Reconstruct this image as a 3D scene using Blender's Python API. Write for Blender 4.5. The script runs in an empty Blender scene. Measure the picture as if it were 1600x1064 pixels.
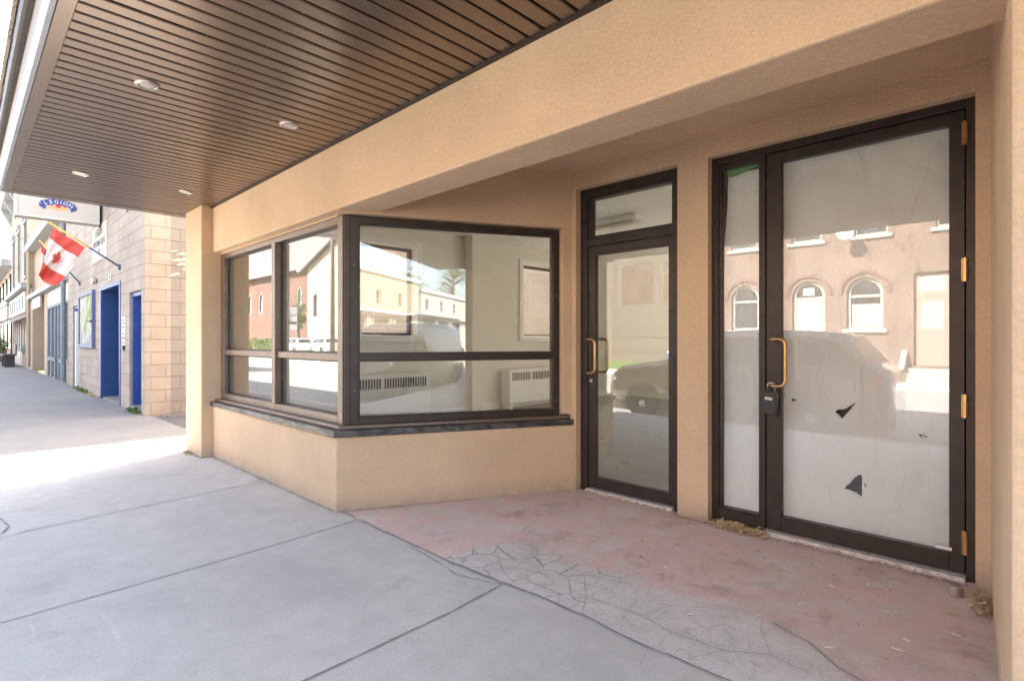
import bpy, bmesh, math, random
from math import tan, sin, cos, pi, radians, sqrt, atan2
from mathutils import Vector, noise as mnoise
random.seed(7)
S = 1.30                      # every plan coordinate below is in eye heights (1.30 m)
C = bpy.context.scene.collection
sc = bpy.context.scene
# ------------------------------------------------------------------ camera
cam = bpy.data.cameras.new("camera"); co = bpy.data.objects.new("camera", cam); C.objects.link(co)
cam.sensor_width = 36; cam.lens = 36 * 850 / 1600; cam.clip_start = 0.03; cam.clip_end = 3000
co.location = (0, 0, S); co.rotation_euler = (pi/2, 0, radians(44.5))
sc.camera = co
# ------------------------------------------------------------------ world, sun, exposure
EL = radians(42); AZ = atan2(-.4258, .9049)
w = bpy.data.worlds.new("World"); sc.world = w; w.use_nodes = True
nt = w.node_tree; bg = nt.nodes['Background']
sky = nt.nodes.new('ShaderNodeTexSky'); sky.sky_type = 'NISHITA'; sky.sun_disc = False
sky.sun_elevation = EL; sky.sun_rotation = AZ; sky.dust_density = 2.2; sky.air_density = 0.9; sky.ozone_density = 0.6
hs = nt.nodes.new('ShaderNodeHueSaturation'); hs.inputs['Saturation'].default_value = .68; nt.links.new(sky.outputs[0], hs.inputs['Color']); nt.links.new(hs.outputs[0], bg.inputs[0]); bg.inputs[1].default_value = 0.10
sl = bpy.data.lights.new("sun", 'SUN'); sl.energy = 4.3; sl.angle = radians(.5); sl.color = (1, .95, .87)
so = bpy.data.objects.new("sun", sl); C.objects.link(so)
so.rotation_euler = Vector((sin(AZ)*cos(EL), cos(AZ)*cos(EL), sin(EL))).to_track_quat('Z', 'Y').to_euler()
sc.view_settings.view_transform = 'Standard'; sc.view_settings.look = 'None'
sc.view_settings.gamma = 1; sc.view_settings.exposure = 3.62
sc.cycles.max_bounces = 10; sc.cycles.transparent_max_bounces = 24; sc.cycles.diffuse_bounces = 6
# ------------------------------------------------------------------ helpers
def tag(o, label=None, cat=None, group=None, kind=None):
    if label: o['label'] = label
    if cat: o['category'] = cat
    if group: o['group'] = group
    if kind: o['kind'] = kind
    return o
def empty(name, loc=(0, 0, 0), rz=0):
    o = bpy.data.objects.new(name, None); C.objects.link(o)
    o.location = Vector(loc) * S; o.rotation_euler = (0, 0, rz); o.empty_display_size = .2
    return o
def rootloc(p):
    while p.parent: p = p.parent
    return p.location.copy()
def curve_geom(splines, ext, text=None, size=1, align='CENTER', bold=0):
    if text is None:
        cu = bpy.data.curves.new('tmp', 'CURVE'); cu.dimensions = '2D'; cu.fill_mode = 'BOTH' if ext > 0 else 'FRONT'
        for s in splines:
            sp = cu.splines.new('POLY'); sp.points.add(len(s) - 1); sp.use_cyclic_u = True
            for i, p in enumerate(s): sp.points[i].co = (p[0], p[1], 0, 1)
    else:
        cu = bpy.data.curves.new('tmp', 'FONT'); cu.body = text; cu.size = size; cu.align_x = align; cu.offset = bold; cu.resolution_u = 3
    cu.extrude = ext
    o = bpy.data.objects.new('tmp', cu); C.objects.link(o)
    dg = bpy.context.evaluated_depsgraph_get(); dg.update()
    me = bpy.data.meshes.new_from_object(o.evaluated_get(dg))
    vs = [tuple(v.co) for v in me.vertices]; fs = [tuple(p.vertices) for p in me.polygons]
    bpy.data.objects.remove(o); bpy.data.meshes.remove(me); bpy.data.curves.remove(cu)
    return vs, fs
class MB:
    def __init__(s): s.v = []; s.f = []; s.m = []; s.mi = 0
    def add(s, vs, fs, T=None):
        b = len(s.v)
        s.v += [T(*p) if T else tuple(p) for p in vs]
        s.f += [tuple(b + i for i in f) for f in fs]; s.m += [s.mi] * len(fs); return s
    def box(s, x0, y0, z0, x1, y1, z1, T=None):
        vs = [(x, y, z) for z in (z0, z1) for y in (y0, y1) for x in (x0, x1)]
        return s.add(vs, [(0, 2, 3, 1), (4, 5, 7, 6), (0, 1, 5, 4), (2, 6, 7, 3), (0, 4, 6, 2), (1, 3, 7, 5)], T)
    def prism(s, pts, z0, z1, T=None):
        n = len(pts); vs = [(p[0], p[1], z0) for p in pts] + [(p[0], p[1], z1) for p in pts]
        fs = [tuple(range(n - 1, -1, -1)), tuple(range(n, 2*n))] + [(i, (i+1) % n, n + (i+1) % n, n + i) for i in range(n)]
        return s.add(vs, fs, T)
    def tube(s, pts, r, n=10, cap=True):
        P = [Vector(p) for p in pts]; rr = r if isinstance(r, (list, tuple)) else [r] * len(P)
        vs = []; up = None
        for i, p in enumerate(P):
            d = (P[min(i+1, len(P)-1)] - P[max(i-1, 0)]).normalized()
            if up is None: up = d.orthogonal().normalized()
            else:
                up = (up - d * up.dot(d)); up = up.normalized() if up.length > 1e-6 else d.orthogonal().normalized()
            q = d.cross(up)
            for k in range(n):
                a = 2*pi*k/n; vs.append(tuple(p + (up*cos(a) + q*sin(a)) * rr[i]))
        fs = [(i*n+k, i*n+(k+1) % n, (i+1)*n+(k+1) % n, (i+1)*n+k) for i in range(len(P)-1) for k in range(n)]
        if cap: fs += [tuple(range(n-1, -1, -1)), tuple((len(P)-1)*n + k for k in range(n))]
        return s.add(vs, fs)
    def lathe(s, c, prof, n=24, axis='z'):
        vs = []
        for r, h in prof:
            for k in range(n):
                a = 2*pi*k/n; p = (r*cos(a), r*sin(a), h)
                if axis == 'y': p = (p[0], p[2], p[1])
                if axis == 'x': p = (p[2], p[0], p[1])
                vs.append((c[0]+p[0], c[1]+p[1], c[2]+p[2]))
        m = len(prof)
        fs = [(i*n+k, i*n+(k+1) % n, (i+1)*n+(k+1) % n, (i+1)*n+k) for i in range(m-1) for k in range(n)]
        fs += [tuple(range(n-1, -1, -1)), tuple((m-1)*n + k for k in range(n))]
        return s.add(vs, fs)
    def grid(s, fn, nu, nv):
        vs = [fn(i/nu, j/nv) for j in range(nv+1) for i in range(nu+1)]
        return s.add(vs, [(j*(nu+1)+i, j*(nu+1)+i+1, (j+1)*(nu+1)+i+1, (j+1)*(nu+1)+i) for j in range(nv) for i in range(nu)])
    def build(s, name, mat, parent=None, bevel=0, smooth=False, solid=0, seg=2):
        off = rootloc(parent) if parent else Vector((0, 0, 0))
        me = bpy.data.meshes.new(name)
        me.from_pydata([tuple(Vector(p) * S - off) for p in s.v], [], s.f)
        for m in (mat if isinstance(mat, (list, tuple)) else [mat]): me.materials.append(m)
        me.polygons.foreach_set('material_index', s.m)
        if smooth: me.polygons.foreach_set('use_smooth', [True] * len(s.f))
        me.validate(); me.update()
        bm = bmesh.new(); bm.from_mesh(me); bmesh.ops.recalc_face_normals(bm, faces=bm.faces); bm.to_mesh(me); bm.free()
        o = bpy.data.objects.new(name, me); C.objects.link(o)
        if parent: o.parent = parent
        if solid: md = o.modifiers.new('s', 'SOLIDIFY'); md.thickness = solid; md.offset = 0
        if bevel:
            md = o.modifiers.new('b', 'BEVEL'); md.width = bevel; md.segments = seg; md.limit_method = 'ANGLE'; md.angle_limit = radians(35)
            md.harden_normals = False
        return o
def copy_tree(o, parent=None):
    c = o.copy(); C.objects.link(c); c.parent = parent
    for ch in list(o.children): copy_tree(ch, c)
    return c
def mm(x): return x / 1000 / S
# ------------------------------------------------------------------ materials
def newmat(name):
    m = bpy.data.materials.new(name); m.use_nodes = True
    return m, m.node_tree, m.node_tree.nodes['Principled BSDF']
def N(nt, t, **k):
    n = nt.nodes.new(t)
    for a, b in k.items():
        if a in n.inputs: n.inputs[a].default_value = b
        else: setattr(n, a, b)
    return n
def coords(nt, world=True):
    if world: return N(nt, 'ShaderNodeNewGeometry').outputs['Position']
    return N(nt, 'ShaderNodeTexCoord').outputs['Object']
def ramp(nt, fac, stops):
    r = nt.nodes.new('ShaderNodeValToRGB'); e = r.color_ramp.elements
    while len(e) < len(stops): e.new(.5)
    for i, (p, c) in enumerate(stops): e[i].position = p; e[i].color = c if len(c) == 4 else (*c, 1)
    nt.links.new(fac, r.inputs[0]); return r.outputs[0]
def mixc(nt, fac, a, b, mode='MIX'):
    m = nt.nodes.new('ShaderNodeMix'); m.data_type = 'RGBA'; m.blend_type = mode
    for s, val in ((0, fac), (6, a), (7, b)):
        if hasattr(val, 'links') or hasattr(val, 'is_linked'): nt.links.new(val, m.inputs[s])
        else: m.inputs[s].default_value = val if s == 0 else (*val[:3], 1)
    return m.outputs[2]
def noise(nt, vec, scale, detail=4, rough=.55, dist=0):
    n = N(nt, 'ShaderNodeTexNoise', Scale=scale, Detail=detail, Roughness=rough, Distortion=dist); nt.links.new(vec, n.inputs['Vector']); return n.outputs[0]
def bump(nt, b, h, strength=.3, dist=.01):
    n = N(nt, 'ShaderNodeBump', Strength=strength, Distance=dist); nt.links.new(h, n.inputs['Height'])
    nt.links.new(n.outputs[0], b.inputs['Normal']); return n
def simple(name, col, rough=.6, metal=0, var=.12, vs=6, bmp=0, bs=60, bd=.003, rvar=0, spec=None, world=True, coat=0):
    m, nt, b = newmat(name); v = coords(nt, world)
    n = noise(nt, v, vs, 5)
    c = ramp(nt, n, [(.25, tuple(x*(1-var) for x in col)), (.75, tuple(min(1, x*(1+var)) for x in col))])
    nt.links.new(c, b.inputs['Base Color']); b.inputs['Roughness'].default_value = rough; b.inputs['Metallic'].default_value = metal
    if spec is not None: b.inputs['Specular IOR Level'].default_value = spec
    if coat: b.inputs['Coat Weight'].default_value = coat; b.inputs['Coat Roughness'].default_value = .05
    if rvar:
        r = N(nt, 'ShaderNodeMapRange', **{'To Min': rough-rvar, 'To Max': rough+rvar}); nt.links.new(noise(nt, v, vs*2.3, 5), r.inputs[0]); nt.links.new(r.outputs[0], b.inputs['Roughness'])
    if bmp: bump(nt, b, noise(nt, v, bs, 4, .6), bmp, bd)
    return m
def stucco(name, col):
    m, nt, b = newmat(name); v = coords(nt)
    big = noise(nt, v, 1.6, 5, .6); fine = noise(nt, v, 60, 3, .6)
    c = ramp(nt, big, [(.28, tuple(x*.90 for x in col)), (.72, tuple(x*1.08 for x in col))])
    c2 = ramp(nt, fine, [(.3, (.86, .85, .84)), (.7, (1.06, 1.06, 1.06))])
    c = mixc(nt, .7, c, c2, 'MULTIPLY')
    mpv = N(nt, 'ShaderNodeMapping'); mpv.inputs['Scale'].default_value = (2.6, 2.6, .5); nt.links.new(v, mpv.inputs[0])
    stk = ramp(nt, noise(nt, mpv.outputs[0], 1.1, 5, .62), [(.30, (.93, .92, .91)), (.60, (1.01, 1.01, 1.01))]); c = mixc(nt, .5, c, stk, 'MULTIPLY')
    # dirt splash near the pavement
    sx = N(nt, 'ShaderNodeSeparateXYZ'); nt.links.new(v, sx.inputs[0])
    mr = N(nt, 'ShaderNodeMapRange', **{'From Min': 0.02, 'From Max': .16, 'To Min': 1, 'To Max': 0}); nt.links.new(sx.outputs[2], mr.inputs[0])
    mu = N(nt, 'ShaderNodeMath', operation='MULTIPLY'); nt.links.new(mr.outputs[0], mu.inputs[0]); nt.links.new(noise(nt, v, 9, 5, .7), mu.inputs[1])
    c = mixc(nt, mu.outputs[0], c, (.30, .26, .21))
    nt.links.new(c, b.inputs['Base Color']); b.inputs['Roughness'].default_value = .9; b.inputs['Specular IOR Level'].default_value = .25
    n1 = noise(nt, v, 95, 4, .7); n2 = noise(nt, v, 260, 2, .5)
    a = N(nt, 'ShaderNodeMath', operation='MULTIPLY_ADD'); nt.links.new(n2, a.inputs[0]); a.inputs[1].default_value = .4; nt.links.new(n1, a.inputs[2])
    bump(nt, b, a.outputs[0], .55, .006)
    return m
def glass(name, r0=.10, tint=(.99, 1, .99), dirt=.02):
    m, nt, b = newmat(name); nt.nodes.remove(b); out = nt.nodes['Material Output']
    lw = N(nt, 'ShaderNodeLayerWeight', Blend=.5)
    p = N(nt, 'ShaderNodeMath', operation='POWER'); nt.links.new(lw.outputs['Facing'], p.inputs[0]); p.inputs[1].default_value = 4
    mr = N(nt, 'ShaderNodeMapRange', **{'To Min': r0, 'To Max': .95}); nt.links.new(p.outputs[0], mr.inputs[0])
    t = N(nt, 'ShaderNodeBsdfTransparent'); t.inputs[0].default_value = (*tint, 1)
    g = N(nt, 'ShaderNodeBsdfGlossy'); g.inputs['Roughness'].default_value = 0.0
    v = coords(nt); bn = N(nt, 'ShaderNodeBump', Strength=.018, Distance=.004); nt.links.new(noise(nt, v, 2.2, 1), bn.inputs['Height']); nt.links.new(bn.outputs[0], g.inputs['Normal'])
    mx = N(nt, 'ShaderNodeMixShader'); nt.links.new(mr.outputs[0], mx.inputs[0]); nt.links.new(t.outputs[0], mx.inputs[1]); nt.links.new(g.outputs[0], mx.inputs[2])
    d = N(nt, 'ShaderNodeBsdfDiffuse'); d.inputs[0].default_value = (.7, .68, .63, 1)
    dm = N(nt, 'ShaderNodeMapRange', **{'From Min': .35, 'From Max': .8, 'To Min': dirt*.4, 'To Max': dirt*2}); nt.links.new(noise(nt, v, 3.0, 6, .65), dm.inputs[0])
    m2 = N(nt, 'ShaderNodeMixShader'); nt.links.new(dm.outputs[0], m2.inputs[0]); nt.links.new(mx.outputs[0], m2.inputs[1]); nt.links.new(d.outputs[0], m2.inputs[2])
    nt.links.new(m2.outputs[0], out.inputs[0]); return m
def brickmat(name, c1, c2, mortar, bw, bh, ms=.012, bumpd=.01, offset=.5, rockscale=18, rock=.4, stain=.25):
    m, nt, b = newmat(name); v = coords(nt)
    sx = N(nt, 'ShaderNodeSeparateXYZ'); nt.links.new(v, sx.inputs[0])
    ad = N(nt, 'ShaderNodeMath', operation='ADD'); nt.links.new(sx.outputs[0], ad.inputs[0]); nt.links.new(sx.outputs[1], ad.inputs[1])
    cx = N(nt, 'ShaderNodeCombineXYZ'); nt.links.new(ad.outputs[0], cx.inputs[0]); nt.links.new(sx.outputs[2], cx.inputs[1])
    wob = N(nt, 'ShaderNodeVectorMath', operation='MULTIPLY_ADD')
    nn = N(nt, 'ShaderNodeTexNoise', Scale=2.0, Detail=2); nt.links.new(v, nn.inputs['Vector']); nt.links.new(nn.outputs[1], wob.inputs[0]); wob.inputs[1].default_value = (ms*1.2,)*3; nt.links.new(cx.outputs[0], wob.inputs[2])
    br = N(nt, 'ShaderNodeTexBrick', Scale=1, **{'Mortar Size': ms, 'Mortar Smooth': .3, 'Brick Width': bw, 'Row Height': bh, 'Bias': 0.0}); br.offset = offset
    br.inputs['Color1'].default_value = (*c1, 1); br.inputs['Color2'].default_value = (*c2, 1); br.inputs['Mortar'].default_value = (*mortar, 1)
    nt.links.new(wob.outputs[0], br.inputs['Vector'])
    st = ramp(nt, noise(nt, v, 1.1, 6, .65), [(.3, (1-stain,)*3), (.7, (1.05,)*3)])
    c = mixc(nt, 1, br.outputs[0], st, 'MULTIPLY')
    nt.links.new(c, b.inputs['Base Color']); b.inputs['Roughness'].default_value = .88; b.inputs['Specular IOR Level'].default_value = .2
    inv = N(nt, 'ShaderNodeMath', operation='MULTIPLY_ADD'); nt.links.new(br.outputs['Fac'], inv.inputs[0]); inv.inputs[1].default_value = -1.0
    rk = N(nt, 'ShaderNodeMath', operation='MULTIPLY'); nt.links.new(noise(nt, v, rockscale, 4, .6), rk.inputs[0]); rk.inputs[1].default_value = rock
    nt.links.new(rk.outputs[0], inv.inputs[2]); bump(nt, b, inv.outputs[0], .8, bumpd)
    return m
def concrete(name, col, attr=False):
    m, nt, b = newmat(name); v = coords(nt)
    big = noise(nt, v, .9, 6, .62, .4); mid = noise(nt, v, 7, 6, .7); fine = noise(nt, v, 160, 3, .7)
    c = ramp(nt, big, [(.25, tuple(x*.84 for x in col)), (.5, col), (.75, tuple(x*1.08 for x in col))])
    c = mixc(nt, .8, c, ramp(nt, mid, [(.3, (.86, .86, .86)), (.65, (1.04, 1.04, 1.04))]), 'MULTIPLY')
    c = mixc(nt, .8, c, ramp(nt, fine, [(.34, (.55, .54, .52)), (.47, (.97, .97, .97)), (.62, (1.03, 1.03, 1.03)), (.75, (1.2, 1.2, 1.2))]), 'MULTIPLY')
    # dark small spots (gum, tar)
    vo = N(nt, 'ShaderNodeTexVoronoi', Scale=2.6); nt.links.new(v, vo.inputs['Vector'])
    sp = ramp(nt, vo.outputs[0], [(.0, (.62, .6, .58)), (.035, (.7, .7, .7)), (.05, (1, 1, 1))])
    c = mixc(nt, .7, c, sp, 'MULTIPLY')
    sm_ = N(nt, 'ShaderNodeMapping'); sm_.inputs['Rotation'].default_value = (0, 0, .7); sm_.inputs['Scale'].default_value = (1, 14, 1); nt.links.new(v, sm_.inputs[0])
    scf = mixc(nt, 1, ramp(nt, noise(nt, sm_.outputs[0], 1.3, 6, .7, .5), [(.62, (0, 0, 0)), (.70, (.5, .5, .5))]), ramp(nt, noise(nt, v, .8, 2), [(.5, (0, 0, 0)), (.65, (1, 1, 1))]), 'MULTIPLY')
    c = mixc(nt, scf, c, tuple(min(1, x*1.35) for x in col))
    smu = ramp(nt, noise(nt, v, 1.9, 7, .72, .6), [(.60, (1, 1, 1)), (.76, (.72, .70, .67))]); c = mixc(nt, .9, c, smu, 'MULTIPLY')
    h = fine
    if attr:
        a = N(nt, 'ShaderNodeAttribute', attribute_name='red'); ck = N(nt, 'ShaderNodeAttribute', attribute_name='crk')
        wear = ramp(nt, noise(nt, v, 4.2, 8, .74, .8), [(.40, (0, 0, 0)), (.50, (1, 1, 1))])
        wear2 = ramp(nt, noise(nt, v, 34, 4, .7), [(.35, (.35, .35, .35)), (.55, (1, 1, 1))])
        f = mixc(nt, 1, a.outputs['Color'], mixc(nt, 1, mixc(nt, .75, (1, 1, 1), wear), wear2, 'MULTIPLY'), 'MULTIPLY')
        redc = ramp(nt, noise(nt, v, 1.7, 4), [(.30, (.60, .43, .37)), (.5, (.70, .47, .41)), (.7, (.73, .465, .42))])
        redc = mixc(nt, .5, redc, ramp(nt, fine, [(.3, (.75, .75, .75)), (.7, (1.1, 1.1, 1.1))]), 'MULTIPLY')
        c = mixc(nt, f, c, redc)
        dk = ramp(nt, noise(nt, v, 2.3, 6, .7, .3), [(.54, (1, 1, 1)), (.70, (.62, .57, .53))])
        c = mixc(nt, .8, c, dk, 'MULTIPLY')
        wv = N(nt, 'ShaderNodeVectorMath', operation='MULTIPLY_ADD'); nn = N(nt, 'ShaderNodeTexNoise', Scale=5, Detail=5, Roughness=.65); nt.links.new(v, nn.inputs['Vector'])
        nt.links.new(nn.outputs[1], wv.inputs[0]); wv.inputs[1].default_value = (.10, .10, 0); nt.links.new(v, wv.inputs[2])
        for scl, th, amt in ((5.0, .022, .85), (10.5, .024, .5)):
            vo = N(nt, 'ShaderNodeTexVoronoi', Scale=scl, feature='DISTANCE_TO_EDGE'); nt.links.new(wv.outputs[0], vo.inputs['Vector'])
            line = ramp(nt, vo.outputs[0], [(th*.25, (1, 1, 1)), (th, (0, 0, 0))])
            line = mixc(nt, 1, line, ck.outputs['Color'], 'MULTIPLY'); line = mixc(nt, 1, line, (amt,)*3, 'MULTIPLY')
            c = mixc(nt, line, c, (.31, .29, .275))
    nt.links.new(c, b.inputs['Base Color']); b.inputs['Roughness'].default_value = .86; b.inputs['Specular IOR Level'].default_value = .3
    bump(nt, b, h, .35, .003)
    return m
M = {}
M['stucco'] = stucco('tan_stucco', (.655, .48, .318))
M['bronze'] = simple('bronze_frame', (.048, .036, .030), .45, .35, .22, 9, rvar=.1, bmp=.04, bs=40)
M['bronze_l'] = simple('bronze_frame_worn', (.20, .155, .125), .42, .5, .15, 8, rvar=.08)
M['sill'] = simple('dark_metal_sill', (.05, .046, .048), .42, .5, .5, 7, rvar=.14, bmp=.1, bs=12)
_nt = M['sill'].node_tree; _b = _nt.nodes['Principled BSDF']; _l = _b.inputs['Base Color'].links[0].from_socket
_m = N(_nt, 'ShaderNodeMapping'); _m.inputs['Scale'].default_value = (1, 1, 3); _nt.links.new(coords(_nt), _m.inputs[0])
_n = noise(_nt, _m.outputs[0], 5, 7, .7, .6)
_nt.links.new(mixc(_nt, ramp(_nt, _n, [(.42, (0, 0, 0)), (.60, (.75, .75, .75))]), _l, (.20, .185, .175)), _b.inputs['Base Color'])
M['gap'] = simple('dark_gap', (.012, .011, .01), .9)
M['soffit'] = simple('bronze_soffit', (.245, .185, .14), .29, .75, .06, .6, rvar=.03)
M['fascia'] = simple('pale_metal', (.27, .285, .31), .4, .5)
M['cream'] = simple('cream_trim', (.34, .31, .27), .6)
M['shake'] = simple('cedar_shake', (.42, .35, .28), .9, 0, .35, 14, bmp=.5, bs=30)
M['brass'] = simple('antique_brass', (.52, .33, .15), .3, .9, .25, 14, rvar=.06)
M['glass'] = glass('window_glass', .115)
M['glass_door'] = glass('door_glass', .12)
M['glass_far'] = glass('far_glass', .12)
M['concrete'] = concrete('sidewalk_concrete', (.575, .535, .485)); M['concrete_shaded'] = concrete('shade_darkened_concrete', (.27, .25, .225))  # second entry is the same concrete with shade put into its colour
M['alcove'] = concrete('red_worn_concrete', (.66, .61, .56), True)
M['joint'] = simple('joint_dirt', (.24, .225, .21), .95, 0, .3, 30)
M['asphalt'] = simple('road_asphalt', (.27, .26, .245), .9, 0, .15, 4, bmp=.3, bs=90)
M['gravel'] = simple('gravel', (.17, .16, .15), .95, 0, .45, 40, bmp=1, bs=45, bd=.03)
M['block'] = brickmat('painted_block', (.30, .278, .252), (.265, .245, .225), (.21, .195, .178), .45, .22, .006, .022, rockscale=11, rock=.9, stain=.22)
M['block_lit'] = brickmat('painted_block_front_lit', (.43, .372, .318), (.38, .328, .285), (.30, .26, .22), .45, .22, .006, .022, rockscale=11, rock=.9, stain=.25)  # front copy of the block paint, lightened and warmed to stand in for light
M['brick'] = brickmat('red_brick', (.19, .122, .09), (.155, .098, .074), (.26, .20, .165), .215, .075, .01, .006, rock=.2)
M['brickd'] = brickmat('dark_brick', (.17, .085, .065), (.14, .065, .05), (.18, .13, .11), .215, .075, .01, .006, rock=.2)
M['shingle'] = brickmat('grey_shingle', (.19, .18, .175), (.15, .145, .14), (.09, .085, .085), .3, .14, .01, .006)
M['thresh'] = simple('worn_threshold', (.62, .58, .54), .6, .1, .3, 25)
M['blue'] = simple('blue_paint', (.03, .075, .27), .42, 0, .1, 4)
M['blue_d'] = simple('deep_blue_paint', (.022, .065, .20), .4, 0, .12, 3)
M['white'] = simple('white_paint', (.78, .76, .72), .5, 0, .05)
M['offwhite'] = simple('sign_face', (.52, .475, .425), .35, 0, .04, 3)
M['paper'] = None
M['black'] = simple('black_plastic', (.03, .03, .03), .45, 0, .2, 20)
M['steel'] = simple('brushed_steel', (.55, .52, .48), .35, .9)
M['beige'] = simple('beige_facade', (.38, .30, .21), .85, 0, .08, 2, bmp=.1)
M['peach'] = simple('peach_facade', (.40, .31, .225), .85, 0, .06, 2)
M['greyblue'] = simple('grey_blue_trim', (.17, .20, .23), .6, 0, .12, 5)
M['greytrim'] = simple('grey_trim', (.33, .34, .34), .7, 0, .12, 5)
M['yellow'] = simple('yellow_paint', (.75, .47, .08), .45)
M['navy'] = simple('navy_paint', (.05, .07, .16), .45)
M['red'] = simple('flag_red', (.50, .07, .055), .7, 0, .05)
M['flagwhite'] = simple('flag_white', (.60, .585, .585), .75, 0, .03)
M['inwall'] = simple('interior_paint', (.70, .67, .60), .75, 0, .03, 2)
M['inceil'] = simple('interior_ceiling', (.84, .83, .79), .8, 0, .03, 2)
M['infloor'] = simple('interior_floor', (.24, .225, .21), .3, 0, .25, 3, rvar=.08)
M['dark'] = simple('dark_room', (.04, .038, .035), .9)
M['bark'] = simple('bark', (.12, .09, .065), .9, bmp=.6, bs=25)
M['leafd'] = simple('leaf_green', (.075, .12, .035), .6, 0, .45, 3)
M['leafl'] = simple('leaf_yellow_green', (.12, .16, .035), .6, 0, .4, 3)
M['grass'] = simple('grass_blade', (.10, .16, .03), .7, 0, .4, 20)
M['lawn'] = simple('lawn_soil', (.12, .17, .05), .9, 0, .4, 9, bmp=.6, bs=60)
M['straw'] = simple('dry_straw', (.50, .36, .20), .9, 0, .4, 80)
M['litter'] = simple('litter_paper', (.60, .55, .48), .8, 0, .15, 60)
M['suv'] = simple('grey_car_paint', (.17, .15, .135), .28, .6, .04, 3, coat=1)
M['vanp'] = simple('brown_car_paint', (.20, .155, .125), .3, .3, .04, 3, coat=1)
M['carwhite'] = simple('white_car_paint', (.80, .80, .80), .25, 0, .02, 3, coat=1)
M['carblue'] = simple('blue_car_paint', (.05, .12, .4), .25, .3, .02, 3, coat=1)
M['carglass'] = simple('car_glass', (.02, .024, .028), .05, 0, .1)
M['tyre'] = simple('tyre', (.025, .025, .025), .85)
M['lamp'] = simple('lens', (.75, .75, .78), .1, .2)
M['tail'] = simple('tail_lens', (.5, .02, .02), .15)
# ------------------------------------------------------------------ setting: ground, road, sidewalks
def struct(mb, name, mat, **k):
    o = mb.build(name, mat, **k); o['kind'] = 'structure'; return o
struct(MB().grid(lambda u, v: (-260+420*u, -190+420*v, -.32), 8, 8), 'ground', M['lawn'])
struct(MB().box(-240, -10.2, -.31, 150, -1.05, -.20), 'road', M['asphalt'])
mk = MB()
for k in range(-60, 40): mk.box(k*3.4, -5.66, -.199, k*3.4+1.6, -5.58, -.196)
struct(mk, 'road_marking', simple('road_yellow', (.6, .42, .07), .8, var=.3))
sw = MB()
def swz(x, y):
    base = 0 if y > -.1 else (y+.1)*.085
    return base + .0012*mnoise.noise(Vector((x*.9, y*.9, 3)))
xs = [-240, -120, -60, -40, -30] + [-20 + .5*i for i in range(0, 57) if i != 28] + [-6.2, 12, 20, 40, 150]; xs.sort(); ys = [-1.05, -.8, -.5, -.3, -.1, .3, .7, 1.1, 1.4, 1.58, 1.8]
vs = [(x, y, swz(x, y)) for y in ys for x in xs]; nx = len(xs)
vs = [(x, y, z) for x, y, z in vs]
fs = [(j*nx+i, j*nx+i+1, (j+1)*nx+i+1, (j+1)*nx+i) for j in range(len(ys)-1) for i in range(nx-1)]
sw.add(vs, fs); sw.m = [1 if xs[f[0] % nx] < -6.3 else 0 for f in fs]; struct(sw, 'sidewalk', [M['concrete'], M['concrete_shaded']])  # slabs past the sun strip take the darker copy, shade painted in
struct(MB().box(-240, -1.17, -.31, 150, -1.052, -.083), 'kerb', M['concrete'], bevel=.012)
struct(MB().box(-240, -10.33, -.31, 150, -10.202, -.08).box(-240, -11.38, -.31, 150, -10.332, -.078), 'far_sidewalk', M['concrete'])
struct(MB().grid(lambda u, v: (-8.56+2.98*u, 1.80+24*v, -.02-.05*min(1, v*6) + .02*mnoise.noise(Vector((u*14, v*120, 0)))), 40, 120), 'gravel_lane', M['gravel'])
# alcove floor (painted red, worn, with a crazed bare patch)
PX = [(-3.1, 1.2), (-1.985, 1.50), (-1.953, 1.725), (-1.896, 1.93), (-1.764, 1.985), (-1.6, 1.93), (-1.515, 1.916), (-1.306, 1.96), (-.984, 2.0), (-.783, 2.02), (-.69, 1.97), (-.505, 1.90), (-.396, 1.82), (-.2, 1.70), (.2, 1.62)]
def yp(x):
    for (a, p), (b, q) in zip(PX, PX[1:]):
        if a <= x <= b: return p + (q-p)*(x-a)/(b-a)
    return 1.6
E_ = [(-3.1, 1.57), (-2.946, 1.566), (-2.849, 1.566), (-2.5, 1.556), (-2.129, 1.552), (-1.909, 1.549), (-1.596, 1.568), (-1.42, 1.584), (-1.213, 1.586), (-.974, 1.568), (-.765, 1.576), (-.6, 1.582), (.3, 1.58)]
def ye(x):
    for (a, p), (b, q) in zip(E_, E_[1:]):
        if a <= x <= b: return p + (q-p)*(x-a)/(b-a) + .006*mnoise.noise(Vector((x*9, 0, 5)))
    return 1.58
nu, nv = 150, 80; A = MB()
def ff(u, v):
    x = -3.0 + 3.1*u; y0 = ye(x); y = y0 + (3.02-y0)*v
    return (x, y, .0035 + .0025*mnoise.noise(Vector((x*3, y*3, 0))))
A.grid(ff, nu, nv); ao = struct(A, 'alcove_floor', M['alcove'], smooth=True)
ra = ao.data.attributes.new('red', 'FLOAT', 'POINT'); ca = ao.data.attributes.new('crk', 'FLOAT', 'POINT')
def sst(x): x = max(0, min(1, x)); return x*x*(3-2*x)
for i, v_ in enumerate(ao.data.vertices):
    x, y = v_.co.x/S, v_.co.y/S; d = y - yp(x) + .07*mnoise.noise(Vector((x*5, y*5, 2))) + .04*mnoise.noise(Vector((x*16, y*16, 2)))
    r = sst(d/.13 + .5)
    soft = .9 if x < -.9 else .85
    if x > -.75: soft *= .9
    # grey scuffed band in the left part
    g = 1 - .75*sst(1 - abs((y-1.56) - .42 - .22*(x+2.5) + .10*mnoise.noise(Vector((x*4, 1, 1))))/.11) * sst((-1.7-x)/.2)
    ra.data[i].value = max(0, r*soft*g)
    ca.data[i].value = (1-sst((d+.03)/.12))*(sst((-1.12-x)/.25)*.9 + .28)
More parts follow.
